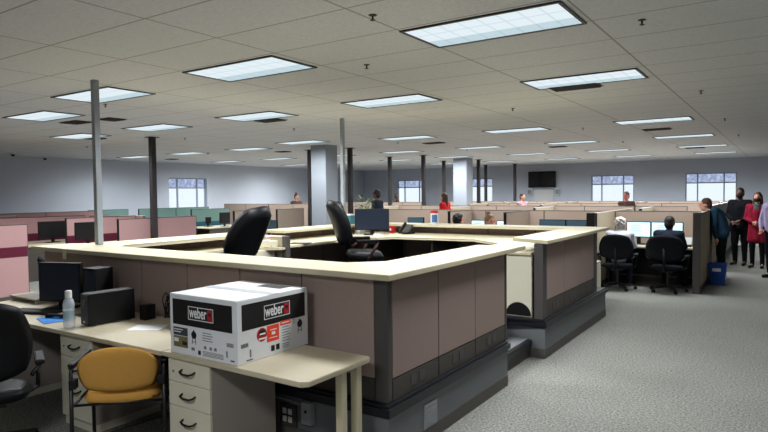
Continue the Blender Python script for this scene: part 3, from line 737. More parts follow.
# mustard guest chair: faces +Y local
gc = thing('guest_chair', 'mustard yellow guest chair with black frame pushed up to the desk', 'chair', (-3.665, 2.335, 0), R(45))
b = MB()
def gb(u, v):
    uu, vv = squircle(u, v, .5 if v > 0 else .3); h = (vv+1)/2*.31
    z = .475+h
    return Vector((uu*.245, -.235-.09*h/.31+.05*uu*uu, z)), Vector((-uu*.35, 1, .2)).normalized()
pad(b, gb, th=.05); b.done('backrest', yellow, gc, True)
b = MB()
def gs(u, v):
    uu, vv = squircle(u, v, .3)
    return Vector((uu*.25, vv*.235+.0, .42+.012*(1-uu*uu)-.02*max(0, vv))), Vector((0, 0, 1))
pad(b, gs, th=.12); b.done('seat', yellow, gc, True)
for sx in (-1, 1):
    MB().tube([(sx*.275, -.27, 0.0), (sx*.275, -.25, .62), (sx*.275, -.22, .645), (sx*.275, .12, .655), (sx*.275, .2, .60), (sx*.275, .22, .0)], .0125).done('leg_frame', blackm, gc, True)
    MB().box(sx*.275-.02, -.25, .655, sx*.275+.02, .14, .675, bev=.008).done('armrest', blackp, gc)
    MB().box(sx*.262-.022, -.275, .52, sx*.262+.022, -.22, .58, bev=.005).done('back_bracket', blackp, gc)
    MB().tube([(sx*.275, -.262, .40), (sx*.275, .21, .40)], .009).done('side_rail', blackm, gc, True)
MB().tube([(-.275, .18, .395), (.275, .18, .395)], .009).tube([(-.275, -.2, .395), (.275, -.2, .395)], .009).done('seat_rail', blackm, gc, True)
MB().tube([(-.275, -.265, .17), (.275, .2, .17)], .006).done('stretcher', blackm, gc, True)

# ------------------------------------------------------------------ things on the island
def island_item(o, loc, rz=0): o.location = loc; o.rotation_euler = (0, 0, rz); return o
mp_ = aty(372, 220, 7.55)
monitor('dark monitor on the far work surface inside the island', mp_.x, 7.55, WS, .53, .33, R(30), stand=.07)
wp = aty(434.5, 220, 8.25)
t = thing('wipes_canister', 'white and blue wipes canister with red lid on the far counter', 'canister', (wp.x, 8.25, CT1+.0005))
MB().lathe([(.002, 0), (.062, 0), (.064, .004), (.064, .17), (.06, .175), (.002, .176)], 28).done('body', white, t, 'auto')
mb = MB(); n = 14
for (a0, a1) in ((-70, 10), (60, 150), (170, 250)):
    vs = []
    for i in range(n+1):
        a = R(a0+(a1-a0)*i/n-30); vs.append((mb.b.verts.new((.0648*math.cos(a), .0648*math.sin(a), .03)), mb.b.verts.new((.0648*math.cos(a), .0648*math.sin(a), .15))))
    for (a, b_), (c, d_) in zip(vs, vs[1:]): mb.b.faces.new((a, c, d_, b_))
mb.done('label_band', mat('wipes_blue', (60, 96, 150), .5), t)
MB().lathe([(.002, .176), (.063, .176), (.066, .18), (.066, .2), (.055, .212), (.002, .214)], 28).done('lid', redp, t, 'auto')
mp_ = aty(392, 228, 8.02)
t = thing('coffee_mug', 'red mug on the island work surface beside the phone', 'mug', (mp_.x, 8.02, WS+.0005))
MB().lathe([(.002, 0), (.04, 0), (.045, .01), (.047, .11), (.042, .112), (.04, .02), (.002, .018)], 24).done('cup', redp, t, 'auto')
MB().tube([(.045+.03*math.sin(a), 0, .06-.035*math.cos(a)) for a in [PI*i/8 for i in range(9)]], .006).done('handle', redp, t, True)
MB().box(-.016, -.0485, .04, .016, -.0445, .075).done('printed_mark', white, t)
pp = aty(406.5, 229, 7.95)
t = thing('desk_phone', 'black desk phone propped up beside the red mug', 'phone', (pp.x, 7.95, WS+.0005), R(-20))
MB().box(-.1, -.09, 0, .1, .09, .03, bev=.006).done('base', blackp, t)
MB().box(-.095, -.10, -.008, .095, .08, .02, bev=.005, M=Matrix.Translation((0, .01, .075)) @ Matrix.Rotation(R(48), 4, 'X')).done('keypad_face', trimmet, t)
MB().box(-.098, -.10, .02, -.05, .09, .05, bev=.012, M=Matrix.Translation((0, .01, .08)) @ Matrix.Rotation(R(48), 4, 'X')).done('handset', blackp, t)
sc_ = [(378, 'white notepad beside the island monitor', paper, .12, .09, .03), (397, 'folded yellow paper beside the red mug', mat('pale_yellow', (214, 206, 160), .8), .14, .1, .012), (360, 'white paper stack left of the island monitor', paper, .1, .14, .05)]
for px, lab, m_, a, b_, c in sc_:
    q = aty(px, 231, {378: 7.38, 397: 7.7, 360: 7.7}[px])
    o = tag(MB().box(-a/2, -b_/2, 0, a/2, b_/2, c, bev=.002).done('paper_stack', m_), lab, 'paper'); o.location = (q.x, q.y, WS+.0005); o.rotation_euler = (0, 0, R(px % 30))
q = aty(349, 223, 7.8)
t = thing('storage_box', 'teal box on the work surface behind the black chair', 'box', (q.x, 7.8, CT1+.0005))
MB().box(-.08, -.07, 0, .08, .07, .14, bev=.005).done('box', mat('teal_plastic', (54, 110, 122), .5), t)
MB().box(-.084, -.074, .14, .084, .074, .16, bev=.004).done('lid', white, t)
for i, (px, py, w_) in enumerate([(300, 243.5, 'nearer'), (325, 240, 'farther')]):
    q = atz(px, py, WS)
    o = tag(MB().box(-.13, -.09, 0, .13, .09, .006).done('notebook', blackp if i == 0 else mat('pale_paper', (200, 198, 170), .8)), '%s notebook on the left work surface of the island' % ('dark' if i == 0 else 'pale'), 'notebook'); o.location = (q.x, q.y, WS+.0005); o.rotation_euler = (0, 0, R(20+30*i))
q = atz(262, 242, WS)
t = thing('tissue_box', 'cream box with pink tissue on the island work surface right of the first black chair', 'box', (-5.2, 5.22, WS+.0005))
MB().box(-.11, -.055, 0, .11, .055, .08, bev=.004).done('carton', mat('cream_card', (204, 196, 170), .7), t)
MB().lathe([(.03, .08), (.02, .1), (.035, .125), (.01, .14)], 8).done('tissue', mat('pink_tissue', (222, 180, 180), .8), t)

# ------------------------------------------------------------------ cubicle field
def partition(lab, x0, y0, x1, y1, H, fab, band=None, bandz=(.73, .90), pan=1.22, thick=.06, grp='cubicle partitions', endm=trimmet, capm=None, cap_t=.014, posts_=True):
    L = math.hypot(x1-x0, y1-y0); a = math.atan2(y1-y0, x1-x0); n = max(1, round(L/pan)); w = L/n
    t = thing('cubicle_partition', lab, 'partition', (x0, y0, 0), a, grp)
    for i in range(n):
        p, q = i*w+.012, (i+1)*w-.012
        if band:
            MB().box(p, -thick/2, bandz[1], q, thick/2, H-cap_t).done('upper_fabric', fab, t)
            MB().box(p, -thick/2, bandz[0], q, thick/2, bandz[1]).done('fabric_band', band, t, label='dark band')
            MB().box(p, -thick/2, .1, q, thick/2, bandz[0]).done('lower_fabric', fab, t)
        else: MB().box(p, -thick/2, .1, q, thick/2, H-cap_t).done('fabric_panel', fab, t)
    MB().box(.0, -thick*.4, 0, L, thick*.4, .1).done('base_channel', darkkick, t)
    MB().box(0, -thick/2-.002, H-cap_t, L, thick/2+.002, H, bev=.003).done('top_cap', capm or trimmet, t)
    mb = MB()
    for i in range(n+1): mb.box(max(0, i*w-.012), -thick*.45, .1, min(L, i*w+.012), thick*.45, H-cap_t)
    mb.done('seam_post', endm, t)
    return t
HB = 1.335
S1 = 11.98
brownp = tan
partition('long tan partition right behind the island counter, with monitors before it', -7.95, S1, -2.8, S1, HB, tan)
partition('tan back partition of the right cubicle behind the two seated people', -2.72, S1+.1, -1.24, S1+.1, HB, tan, pan=1.5)
partition('beige side partition left of the white-haired person', -2.76, 10.75, -2.76, 13.6, HB, tanside, endm=trimmet, capm=capl, pan=1.4)
partition('tan side partition with grey end post at the aisle, right cubicle', -1.19, 11.08, -1.19, 13.7, HB, tanside, pan=1.3)
t = thing('partition_post', 'grey end post of the aisle-side cubicle wall', 'post', (-1.2, 11.04, 0)); MB().box(-.06, -.035, 0, .05, .035, HB+.01, bev=.005).done('post', trimmet, t)
t = thing('partition_post', 'dark end post left of the white-haired person', 'post', (-2.80, 10.70, 0)); MB().box(-.09, -.035, 0, .05, .035, HB+.0, bev=.005).done('post', blackm, t)
for x in (-5.72, -4.42):
    partition('tan side divider %s behind the far island counter' % ('by the dark-haired seated person' if x < -5 else 'right of the blond seated person'), x, 10.9 if x < -5 else 10.7, x, S1-.05, HB, tan, endm=blackm)
rowdefs = [(15.75, -10.4, -1.9, 'second'), (19.5, -9.1, -1.9, 'third'), (23.3, -11.9, -1.3, 'fourth')]
for (yy, xa, xb, w_) in rowdefs:
    x = xa; k = 0
    while x < xb-.5:
        x2 = min(x+2.44, xb)
        partition('far tan cubicle partition, %s from the left in the %s row back' % (ordn[k], w_), x, yy, x2-.02, yy, HB, tan, grp='far cubicle partitions', pan=1.22)
        partition('far beige cubicle divider, %s from the left behind the %s row' % (ordn[k], w_), x+.4, yy-1.5, x+.4, yy-.06, HB-.01, tanside, grp='far cubicle dividers', pan=1.5, endm=blackm, capm=capl)
        x = x2; k += 1
# aisle side wall receding with light cap
partition('grey partition wall receding along the right aisle behind the blue bin', -1.32, 14.4, -1.32, 21.5, 1.38, cabinetg, capm=capl, pan=1.5)
# left block : brown
partition('tan partition left of the square column behind the island', -10.83, 11.18, -10.83, 12.2, HB, tan, endm=blackm)
partition('tan partition behind the first black executive chair', -10.95, 9.85, -10.95, 10.9, HB, tan, endm=blackm)
partition('tan partition continuing past the square column toward the back', -10.90, 12.5, -10.90, 15.2, HB, tan)
for (yy, xa, xb, nm) in [(16.1, -18.4, -11.2, 'middle distance at left'), (19.9, -18.4, -11.4, 'far back at left')]:
    x = xa; k = 0
    while x < xb-.5:
        x2 = min(x+2.44, xb)
        partition('brown cubicle partition in the %s, %s from the left wall' % (nm, ordn[k]), x, yy, x2-.02, yy, HB+.03, tan, grp='far left cubicle partitions'); x = x2; k += 1
# pink block
HP = 1.267
cap2 = mat('pink_cap_highlight', (210, 190, 188), .4)  # highlight along the pink partition tops painted into the cap colour
partition('large pink partition with maroon band at the left edge, nearest', -10.5, 1.6, -10.5, 4.94, HP, pink, maroon, pan=3.4)
partition('pink partition just left of the dark post, above the counter arm', -10.78, 6.75, -10.78, 8.60, HP-.0, pink, None, pan=1.9, endm=blackm)
partition('pink cubicle partition with maroon band left of the grey pole', -12.4, 6.6, -12.4, 8.2, HP, pink, maroon, endm=blackm, pan=1.7)
partition('pink cubicle partition with maroon band behind the first black screen', -14.0, 6.0, -14.0, 7.9, HP, pink, maroon, endm=blackm, pan=2.)
partition('brownish pink partition with highlight painted on its cap at the far left edge', -15.6, 5.0, -15.6, 7.1, HP, pink, maroon, endm=blackm, capm=cap2, pan=2.)
partition('pink divider with highlight painted on its cap behind the grey pole', -13.9, 8.0, -12.2, 8.3, HP+.0, pink, None, endm=trimmet, capm=cap2, pan=2.)
partition('farthest pink partition near the left wall', -17.0, 7.0, -17.0, 10.0, HP+.02, pink, None, pan=1.5, capm=trimmet)
# green block
partition('small sage green partition behind the grey pole', -17.3, 9.9, -17.3, 11.2, 1.30, green, teal, pan=1.3, endm=blackm)
partition('long sage green partition below the left window', -17.2, 11.5, -17.2, 14.3, 1.30, green, teal, pan=1.5, endm=blackm)
partition('sage green partition with teal band right of the dark post', -15.5, 12.2, -15.5, 13.75, 1.275, green, teal, bandz=(.55, .87), pan=1.6, endm=blackm)
# desks and monitors of the cubicles
def cub_desk(lab, x0, y0, x1, y1):
    t = thing('cubicle_desk', lab, 'desk', ((x0+x1)/2, (y0+y1)/2, 0)); w, d = (x1-x0)/2, (y1-y0)/2
    MB().box(-w, -d, .70, w, d, .73, bev=.004).done('top_surface', deskwood, t)
    for s in (-1, 1): MB().box(s*w-s*.03-.012, -d+.04, 0, s*w-s*.03+.012, d-.04, .70).done('end_panel', darkkick, t)
    MB().box(-w+.05, d-.06, .15, w-.05, d-.04, .70).done('modesty_panel', blackp, t)
    return t
cub_desk('cubicle desk in front of the two seated people', -2.70, 11.28, -1.24, 12.03)
cub_desk('cubicle desk behind the far island counter at centre', -5.66, 11.2, -4.46, 11.92)
cub_desk('cubicle desk left, near the middle window', -7.6, 11.2, -5.78, 11.92)
cub_desk('cubicle desk right, near the island corner', -4.36, 11.2, -2.84, 11.92)
cub_desk('pale desk in the sage green cubicle', -15.4, 11.9, -14.3, 13.6)
cub_desk('desk in the pink cubicle behind the near pink wall', -13.9, 5.4, -12.6, 7.8)
cub_desk('desk in the pink cubicle by the grey pole', -12.3, 6.5, -11.2, 7.85)
p = aty(638, 231, 11.6)
monitor('lit monitor in front of the white-haired person', p.x-.01, 11.72, .73, .42, .29, 0, glowscr, .13, 'lit monitors', lit=True)
p = aty(666, 231, 11.6)
monitor('lit monitor in front of the dark-haired seated person', p.x, 11.72, .73, .53, .29, 0, glowscr, .13, 'lit monitors', lit=True)
p = aty(474, 224, 11.3)
monitor('lit monitor between the two seated people behind the far counter', p.x, 11.6, .73, .40, .3, 0, glowscr, .1, 'lit monitors', lit=True)
p = aty(501, 224, 11.3)
monitor('lit monitor right of the blond seated person', p.x, 11.6, .73, .42, .3, 0, glowscr, .1, 'lit monitors', lit=True)
for px, w_, mw in [(416, 'left of the wipes canister', .42), (552.7, 'left of the pair before the tan wall', .52), (579.8, 'right of the pair before the tan wall', .52)]:
    p = aty(px, 223, 11.55)
    monitor('dark blue screen behind the far counter, %s' % w_, p.x, 11.55, .73, mw, .30, 0, tealscr, .14, 'dark blue monitors')
def bmon(px, X, lab, w=.55, h=.36, rz=PI/2, z=.73, stand=.1, m_=blackp):
    p = atx(px, 230, X); return monitor(lab, X, p.y, z, w, h, rz, m_, stand, 'black monitors in the left cubicles')
bmon(53, -13.1, 'black monitor in the pink cubicle left of the grey pole', .62, .36)
bmon(88, -11.9, 'black monitor in the pink cubicle by the grey pole', .55, .36)
bmon(225, -14.6, 'black monitor in the sage green cubicle', .4, .34)
bmon(208.5, -14.95, 'black phone-like screen on the sage green cubicle desk', .2, .2)
p = aty(270, 222, 9.6)
cub_desk('desk with a small lit screen behind the first black chair', p.x-.7, 9.2, p.x+.6, 9.9)
monitor('small blue-lit screen behind the first black chair', p.x, 9.6, .73, .46, .30, 0, tealscr, .12, 'black monitors in the left cubicles')
# desk phone right cubicle
p = aty(686.5, 237, 11.62)
t = thing('desk_phone', 'black desk phone at the right end of the occupied cubicle desk', 'phone', (p.x, 11.62, .7305))
MB().box(-.09, -.09, 0, .09, .09, .03, bev=.006).done('base', blackp, t)
MB().box(-.085, -.08, 0, .085, .08, .018, bev=.004, M=Matrix.Translation((0, .01, .085)) @ Matrix.Rotation(R(50), 4, 'X')).done('keypad_face', outlet, t)
t = thing('storage_carton', 'small white carton on the desk right of the blond person', 'box', (aty(508, 223, 11.3).x, 11.33, .7305))
MB().box(-.07, -.06, 0, .07, .06, .40, bev=.004).done('carton', white, t)
# low cream cabinet behind island
t = thing('low_cabinet', 'low cream cabinet standing just beyond the island corner', 'cabinet', (-2.735, 9.3, 0))
MB().box(-.27, -.65, .04, .27, .65, .57, bev=.004).done('body', cream, t)
MB().box(-.275, -.655, .57, .275, .655, .59, bev=.004).done('top_surface', laminate, t)
MB().box(-.26, -.64, 0, .26, .64, .04).done('plinth', darkkick, t)
for s in (0, 1):
    d_ = MB().box(.27, -.64+s*.645, .06, .275, -.01+s*.645, .56, bev=.002).done('door', cream, t)
    MB().tube([(.274, -.06+s*.11, .38), (.29, -.06+s*.11, .39), (.29, -.06+s*.11, .47), (.274, -.06+s*.11, .48)], .004).done('handle', blackp, d_)
# recycle bin
t = thing('recycling_bin', 'blue plastic bin with white label beside the aisle cubicle wall', 'bin', (-1.0, 12.3, 0)); t.scale = (.86, .86, .93)
def frus(a0, b0, a1, b1, z0, z1, mb):
    v = [mb.b.verts.new((sx*a, sy*b_, z)) for z, a, b_ in ((z0, a0, b0), (z1, a1, b1)) for sx, sy in ((-1, -1), (1, -1), (1, 1), (-1, 1))]
    for i in range(4): mb.b.faces.new((v[i], v[(i+1) % 4], v[4+(i+1) % 4], v[4+i]))
    mb.b.faces.new(v[:4][::-1]); return v
mb = MB(); v1 = frus(.13, .10, .175, .14, 0.001, .40, mb); v2 = frus(.12, .09, .165, .13, .02, .40, mb)
for i in range(4): mb.b.faces.new((v1[4+i], v1[4+(i+1) % 4], v2[4+(i+1) % 4], v2[4+i]))
mb.done('tub', binblue, t)
mb = MB()
for q in ((-.185, -.15, .185, -.135), (-.185, .135, .185, .15), (-.185, -.135, -.17, .135), (.17, -.135, .185, .135)): mb.box(q[0], q[1], .395, q[2], q[3], .42)
mb.done('rim', binblue, t)
o = MB().box(-.09, -.0008, -.04, .07, .0008, .04).done('label_sticker', white, t); o.location = (0, -.1345, .31); o.rotation_euler = (R(-6), 0, 0)
# television and board
p0 = aty(528.4, 171.8, YB-.1); p1 = aty(555.8, 187.2, YB-.1)
t = thing('wall_television', 'black flat television mounted on the back wall', 'television', ((p0.x+p1.x)/2, YB-.1, (p0.z+p1.z)/2))
w, h = (p1.x-p0.x)/2, (p0.z-p1.z)/2
MB().box(-w, -.03, -h, w, .03, h, bev=.008).done('housing', blackp, t)
MB().box(-w+.03, -.034, -h+.03, w-.03, -.03, h-.03).done('screen', mat('tv_glass', (8, 8, 10), .2), t)
MB().box(-.2, .03, -.15, .2, .099, .15).done('wall_mount', blackm, t)
t = thing('whiteboard', 'white board on the back wall below the television', 'whiteboard', (-8.83, YB-.03, 1.45))
MB().box(-.42, -.02, -.45, .42, .029, .36, bev=.004).done('board', white, t)
MB().box(-.45, -.025, .36, .45, .029, .4).done('top_rail', outlet, t)
for s, w_ in ((-1, 'left'), (1, 'right')):
    t = thing('wall_speaker', 'white wall box on the %s below the television' % w_, 'box', (-8.83+s*.62, YB-.06, 1.70))
    MB().box(-.1, -.05, -.14, .1, .059, .14, bev=.008).done('case', white, t)
    MB().box(-.08, -.054, -.1, .08, -.05, .1).done('front_grille', outlet, t)
# potted plant
p = aty(365, 205, 10.4)
t = thing('potted_plant', 'tall leafy potted plant behind the island monitor', 'plant', (p.x, 10.4, 0))
MB().lathe([(.002, 0), (.12, 0), (.16, .3), (.17, .32), (.15, .32), (.14, .28), (.002, .28)], 20).done('pot', creamside, t, 'auto')
leafm = mat('leaf_green', (112, 132, 92), .6, noise=.3, nscale=6)
mb = MB()
for k in range(7):
    a = k*2.4; mb.tube([(0, 0, .28), (.05*math.cos(a), .05*math.sin(a), .9), (.12*math.cos(a), .12*math.sin(a), 1.4+.04*(k % 3))], .007, 6)
mb.done('stem', leafm, t, True)
mb = MB()
for k in range(110):
    a = random.uniform(0, 2*PI); z = random.uniform(1.2, 1.62); rr = random.uniform(.02, .15); el = random.uniform(-.3, 1.1); ln = random.uniform(.09, .17)
    Mx = Matrix.Translation((rr*math.cos(a), rr*math.sin(a), z)) @ Matrix.Rotation(a, 4, 'Z') @ Matrix.Rotation(-el, 4, 'Y')
    pts = [(0, 0, 0), (ln*.35, .016, .004), (ln, 0, -.012), (ln*.35, -.016, .004)]
    vs = [mb.b.verts.new(Mx @ Vector(q)) for q in pts]; mb.b.faces.new(vs)
mb.done('foliage', leafm, t)

# ------------------------------------------------------------------ people
skinA = mat('skin_light', (196, 142, 120), .6); skinB = mat('skin_dark', (96, 64, 50), .6); eyem = mat('eye_dark', (24, 18, 16), .3)
_b = bmesh.new(); bmesh.ops.create_uvsphere(_b, u_segments=14, v_segments=9, radius=1)
UNIT = [v.co.copy() for v in _b.verts]; UF = [[v.index for v in f.verts] for f in _b.faces]; _b.free()
class Lump:
    def __init__(s): s.v = []; s.f = []
    def ball(s, c, r, sc=(1, 1, 1), M=None):
        k = len(s.v); c = Vector(c)
        for u in UNIT:
            p = Vector((u.x*r*sc[0], u.y*r*sc[1], u.z*r*sc[2])); s.v.append(c+(M.to_3x3() @ p if M else p))
        s.f += [[k+i for i in f] for f in UF]
def capsule(mb, a, ra, b, rb, sq=None):
    a, b = Vector(a), Vector(b)
    n = max(2, int((b-a).length/.03)+1)
    for i in range(n+1):
        k = i/n; mb.ball(a.lerp(b, k), ra+(rb-ra)*k)
def blob(name, caps, m_, parent, voxel=.014, smooth=4, extra=None):
    mb = Lump()
    for c in caps:
        if isinstance(c[0], str): mb.ball(c[1], 1, c[2], c[3] if len(c) > 3 else None)
        else: capsule(mb, *c)
    me0 = bpy.data.meshes.new(name); me0.from_pydata([tuple(v) for v in mb.v], [], mb.f); me0.materials.append(m_)
    o = bpy.data.objects.new(name, me0); COL.objects.link(o); o.parent = parent
    M0 = o.parent; o.parent = None
    baked(o, ('REMESH', dict(mode='VOXEL', voxel_size=voxel)), ('SMOOTH', dict(iterations=smooth, factor=.5)))
    o.parent = M0
    if extra:
        bm = bmesh.new(); bm.from_mesh(o.data)
        me2 = bpy.data.meshes.new('t'); extra.to_mesh(me2); extra.free(); bm.from_mesh(me2); bm.to_mesh(o.data); bm.free()
    if not o.data.materials: o.data.materials.append(m_)
    for p in o.data.polygons: p.use_smooth = True
    return o
def lerp(a, b, k): return Vector(a).lerp(Vector(b), k)
def person(label, loc, rz, J={}, H=1.0, skin=skinA, shirt=None, pants=None, hairm=None, hair='short', mask=None, coat=0, shoes=blackp, bulk=1.0, head_turn=0, look=(0, 0), scarf=None, vox=.014, sleeves=True):
    """faces +Y. J overrides joints (metres at H=1)."""
    D = dict(pel=(0, 0, .96), waist=(0, 0, 1.10), chest=(0, .01, 1.30), neck=(0, 0, 1.47), head=(0, .03, 1.625),
             shL=(-.185, 0, 1.42), elL=(-.23, -.02, 1.14), wrL=(-.22, .08, .90), shR=(.185, 0, 1.42), elR=(.23, -.02, 1.14), wrR=(.22, .08, .90),
             hiL=(-.095, 0, .93), knL=(-.10, .02, .51), anL=(-.10, -.02, .09), hiR=(.095, 0, .93), knR=(.10, .02, .51), anR=(.10, -.02, .09), toeL=(-.12, .15, .03), toeR=(.12, .15, .03))
    D.update(J); D = {k: Vector(v)*H for k, v in D.items()}
    t = thing('person', label, 'person', loc, rz)
    hm = Matrix.Rotation(R(head_turn), 4, 'Z'); hd = D['head']
    def hp(x, y, z): return hd + (hm @ Vector((x, y, z)))*H
    def hoff(v): return (hm @ Vector(v))
    c = []
    # head + neck
    c += [('e', hp(0, 0, .02), (.076*H, .094*H, .105*H), hm), ('e', hp(0, .025, -.05), (.056*H, .066*H, .065*H), hm), ('e', hp(0, .098, -.005), (.013*H, .02*H, .028*H), hm)]
    for s in (-1, 1): c += [('e', hp(s*.077, -.005, 0), (.012*H, .02*H, .032*H), hm)]
    c += [('e', hp(0, .085, -.048), (.026*H, .014*H, .012*H), hm)]
    c += [(D['neck']-Vector((0, 0, .05)), .058*H, hp(0, -.01, -.04), .052*H)]
    b = bulk
    torso = [(lerp(D['shL'], D['chest'], .35), .085*b*H, lerp(D['hiL'], D['pel'], .1), .095*b*H), (lerp(D['shR'], D['chest'], .35), .085*b*H, lerp(D['hiR'], D['pel'], .1), .095*b*H),
             (D['chest'], .115*b*H, D['waist'], .105*b*H), (D['waist'], .105*b*H, D['pel'], .115*b*H), (D['shL'], .062*b*H, D['shR'], .062*b*H), (D['neck'], .06*H, D['chest'], .1*b*H)]
    arms = []
    for s in 'LR': arms += [(D['sh'+s], .056*b*H, D['el'+s], .043*b*H), (D['el'+s], .042*b*H, D['wr'+s], .030*H)]
    legs = []
    for s in 'LR': legs += [(D['hi'+s], .09*b*H, D['kn'+s], .062*b*H), (D['kn'+s], .06*b*H, D['an'+s], .04*H)]
    hands = []; ex = bmesh.new(); fx = MB(); fx.b.free(); fx.b = ex
    for s, sg in (('L', -1), ('R', 1)):
        d = (D['wr'+s]-D['el'+s]).normalized(); w = D['wr'+s]; sd = d.cross(Vector((0, 1, 0) if abs(d.y) < .8 else (0, 0, 1))).normalized()
        nrm = sd.cross(d).normalized()
        hands += [(w, .027*H, w+d*.055*H, .032*H), (w+d*.05*H-sd*.015*H, .022*H, w+d*.08*H-sd*.015*H, .018*H), (w+d*.05*H+sd*.015*H, .022*H, w+d*.08*H+sd*.015*H, .018*H)]
        for k, (o_, ln) in enumerate(((-.030, .062), (-.010, .074), (.010, .070), (.029, .055))):
            p0 = w+d*.075*H+sd*o_*H; p1 = p0+(d*ln*.5+nrm*.006)*H; p2 = p1+(d*ln*.42+nrm*.022)*H
            fx.tube([p0, p1, p2], .0085*H, 8); fx.ball(p2, .0085*H, n=8)
        p0 = w+d*.03*H-sd*.028*H; p1 = p0+(d*.03-sd*.025)*H; p2 = p1+(d*.03-sd*.004)*H
        fx.tube([p0, p1, p2], .0095*H, 8); fx.ball(p2, .0095*H, n=8)
    feet = []
    for s in 'LR': feet += [(D['an'+s], .04*H, D['toe'+s], .03*H)]
    shrink = lambda L, k: [(a, ra-k, b_, rb-k) for a, ra, b_, rb in L]
    blob('body', c+shrink(torso, .014)+shrink(arms, .008)+shrink(legs, .010)+hands+shrink(feet, .012), skin, t, vox, 3, ex)
    slv = [(D['shL'], .058*b*H, D['elL'], .047*b*H), (D['elL'], .047*b*H, lerp(D['elL'], D['wrL'], .93), .037*H), (D['shR'], .058*b*H, D['elR'], .047*b*H), (D['elR'], .047*b*H, lerp(D['elR'], D['wrR'], .93), .037*H)]
    sh = [(a, ra+.006, b_, rb+.006) for a, ra, b_, rb in torso[:5]] + slv + [(lerp(D['neck'], D['chest'], .12), .062*H, D['chest'], .108*b*H)]
    if coat:
        sh += [(D['pel'], .125*b*H, D['pel']-Vector((0, -.01, coat)), .125*b*H), (D['hiL'], .10*b*H, D['hiL']-Vector((.015, 0, coat)), .105*b*H), (D['hiR'], .10*b*H, D['hiR']-Vector((-.015, 0, coat)), .105*b*H)]
    blob('coat' if coat else 'shirt', sh, shirt, t, vox, 4)
    blob('trousers', [(a, ra+.006, b_, rb+.008) for a, ra, b_, rb in legs]+[(D['hiL'], .1*b*H, D['hiR'], .1*b*H)], pants, t, vox, 3)
    for s in 'LR': blob('shoe', [(D['an'+s]-Vector((0, 0, .045*H)), .042*H, D['toe'+s]+Vector((0, 0, .006)), .036*H)], shoes, t, .01, 2)
    # eyes, hair, mask
    for s in (-1, 1): MB().ball(hp(s*.031, .084, .018), .0115*H, (1.2, .7, .7), n=8).done('eye', eyem, t, True)
    mb = MB().ball(hp(0, .094, -.047), .02*H, (1.1, .35, .22), n=8); mb.done('mouth', mat('lip', (140, 72, 66), .6), t, True)
    if hair:
        hc = [('e', hp(0, -.018, .045), (.086*H, .098*H, .098*H), hm), ('e', hp(0, -.055, -.005), (.078*H, .062*H, .09*H), hm)]
        if hair == 'long':
            for s in (-1, 1): hc += [(hp(s*.06, -.03, .03), .04*H, hp(s*.085, -.02, -.2), .035*H)]
            hc += [(hp(0, -.06, .02), .06*H, hp(0, -.08, -.26), .045*H)]
        if hair == 'bun': hc += [('e', hp(0, -.05, .155), (.04*H, .04*H, .035*H), hm)]
        if hair == 'curly':
            for k in range(26):
                a = k*2.4; z = -.03+.14*(k/26); r_ = math.sqrt(max(0, 1-((z-.03)/.13)**2))
                if math.sin(a) > .35 and z < .07: continue
                hc += [('e', hp(.08*r_*math.cos(a), -.02+.085*r_*math.sin(a), z), (.026*H,)*3)]
        blob('hair', hc, hairm, t, .009, 2)
    if mask:
        blob('face_mask', [('e', hp(0, .045, -.045), (.064*H, .066*H, .055*H), hm), ('e', hp(0, .09, -.015), (.018*H, .02*H, .02*H), hm)], mask, t, .009, 2)
    if scarf:
        blob('scarf', [('e', D['neck']+Vector((0, .01, -.02))*H, (.10*H, .10*H, .05*H)), ('e', D['neck']+Vector((0, .07, -.09))*H, (.075*H, .04*H, .08*H))], scarf, t, .011, 3)
    return t
navy = mat('cloth_navy', (28, 34, 46), .9, spec=.1); blackc = mat('cloth_black', (18, 19, 23), .9, spec=.1); burg = mat('cloth_burgundy', (128, 26, 48), .9, spec=.1)
whitec = mat('cloth_white', (206, 208, 214), .9, spec=.1); tealc = mat('cloth_teal', (32, 58, 76), .9, spec=.1); lav = mat('cloth_lavender', (172, 160, 196), .9, spec=.1)
redc = mat('cloth_red', (170, 28, 34), .9, spec=.1); brownc = mat('cloth_brown', (84, 60, 54), .9, spec=.1); olivec = mat('cloth_olive', (70, 72, 54), .9); scarfm = mat('cloth_scarf', (74, 82, 78), .95); pinkc = mat('cloth_pink', (160, 124, 126), .9)
hairk = mat('hair_black', (18, 15, 15), .6); hairb = mat('hair_brown', (62, 40, 32), .6); hairw = mat('hair_white', (176, 172, 166), .7); hairbl = mat('hair_blond', (128, 98, 66), .6)
maskm = mat('mask_black', (14, 14, 16), .8)
SEAT = dict(pel=(0, -.08, .58), waist=(0, -.07, .71), chest=(0, -.02, .88), neck=(0, .03, 1.02), head=(0, .08, 1.145),
            shL=(-.18, .0, .97), elL=(-.24, .06, .76), wrL=(-.16, .27, .78), shR=(.18, .0, .97), elR=(.24, .06, .76), wrR=(.16, .27, .78),
            hiL=(-.1, -.06, .58), knL=(-.13, .33, .56), anL=(-.13, .30, .11), hiR=(.1, -.06, .58), knR=(.13, .33, .56), anR=(.13, .30, .11), toeL=(-.14, .46, .035), toeR=(.14, .46, .035))
def stand_at(px, Y): p = aty(px, 210, Y); return (p.x, Y, 0)
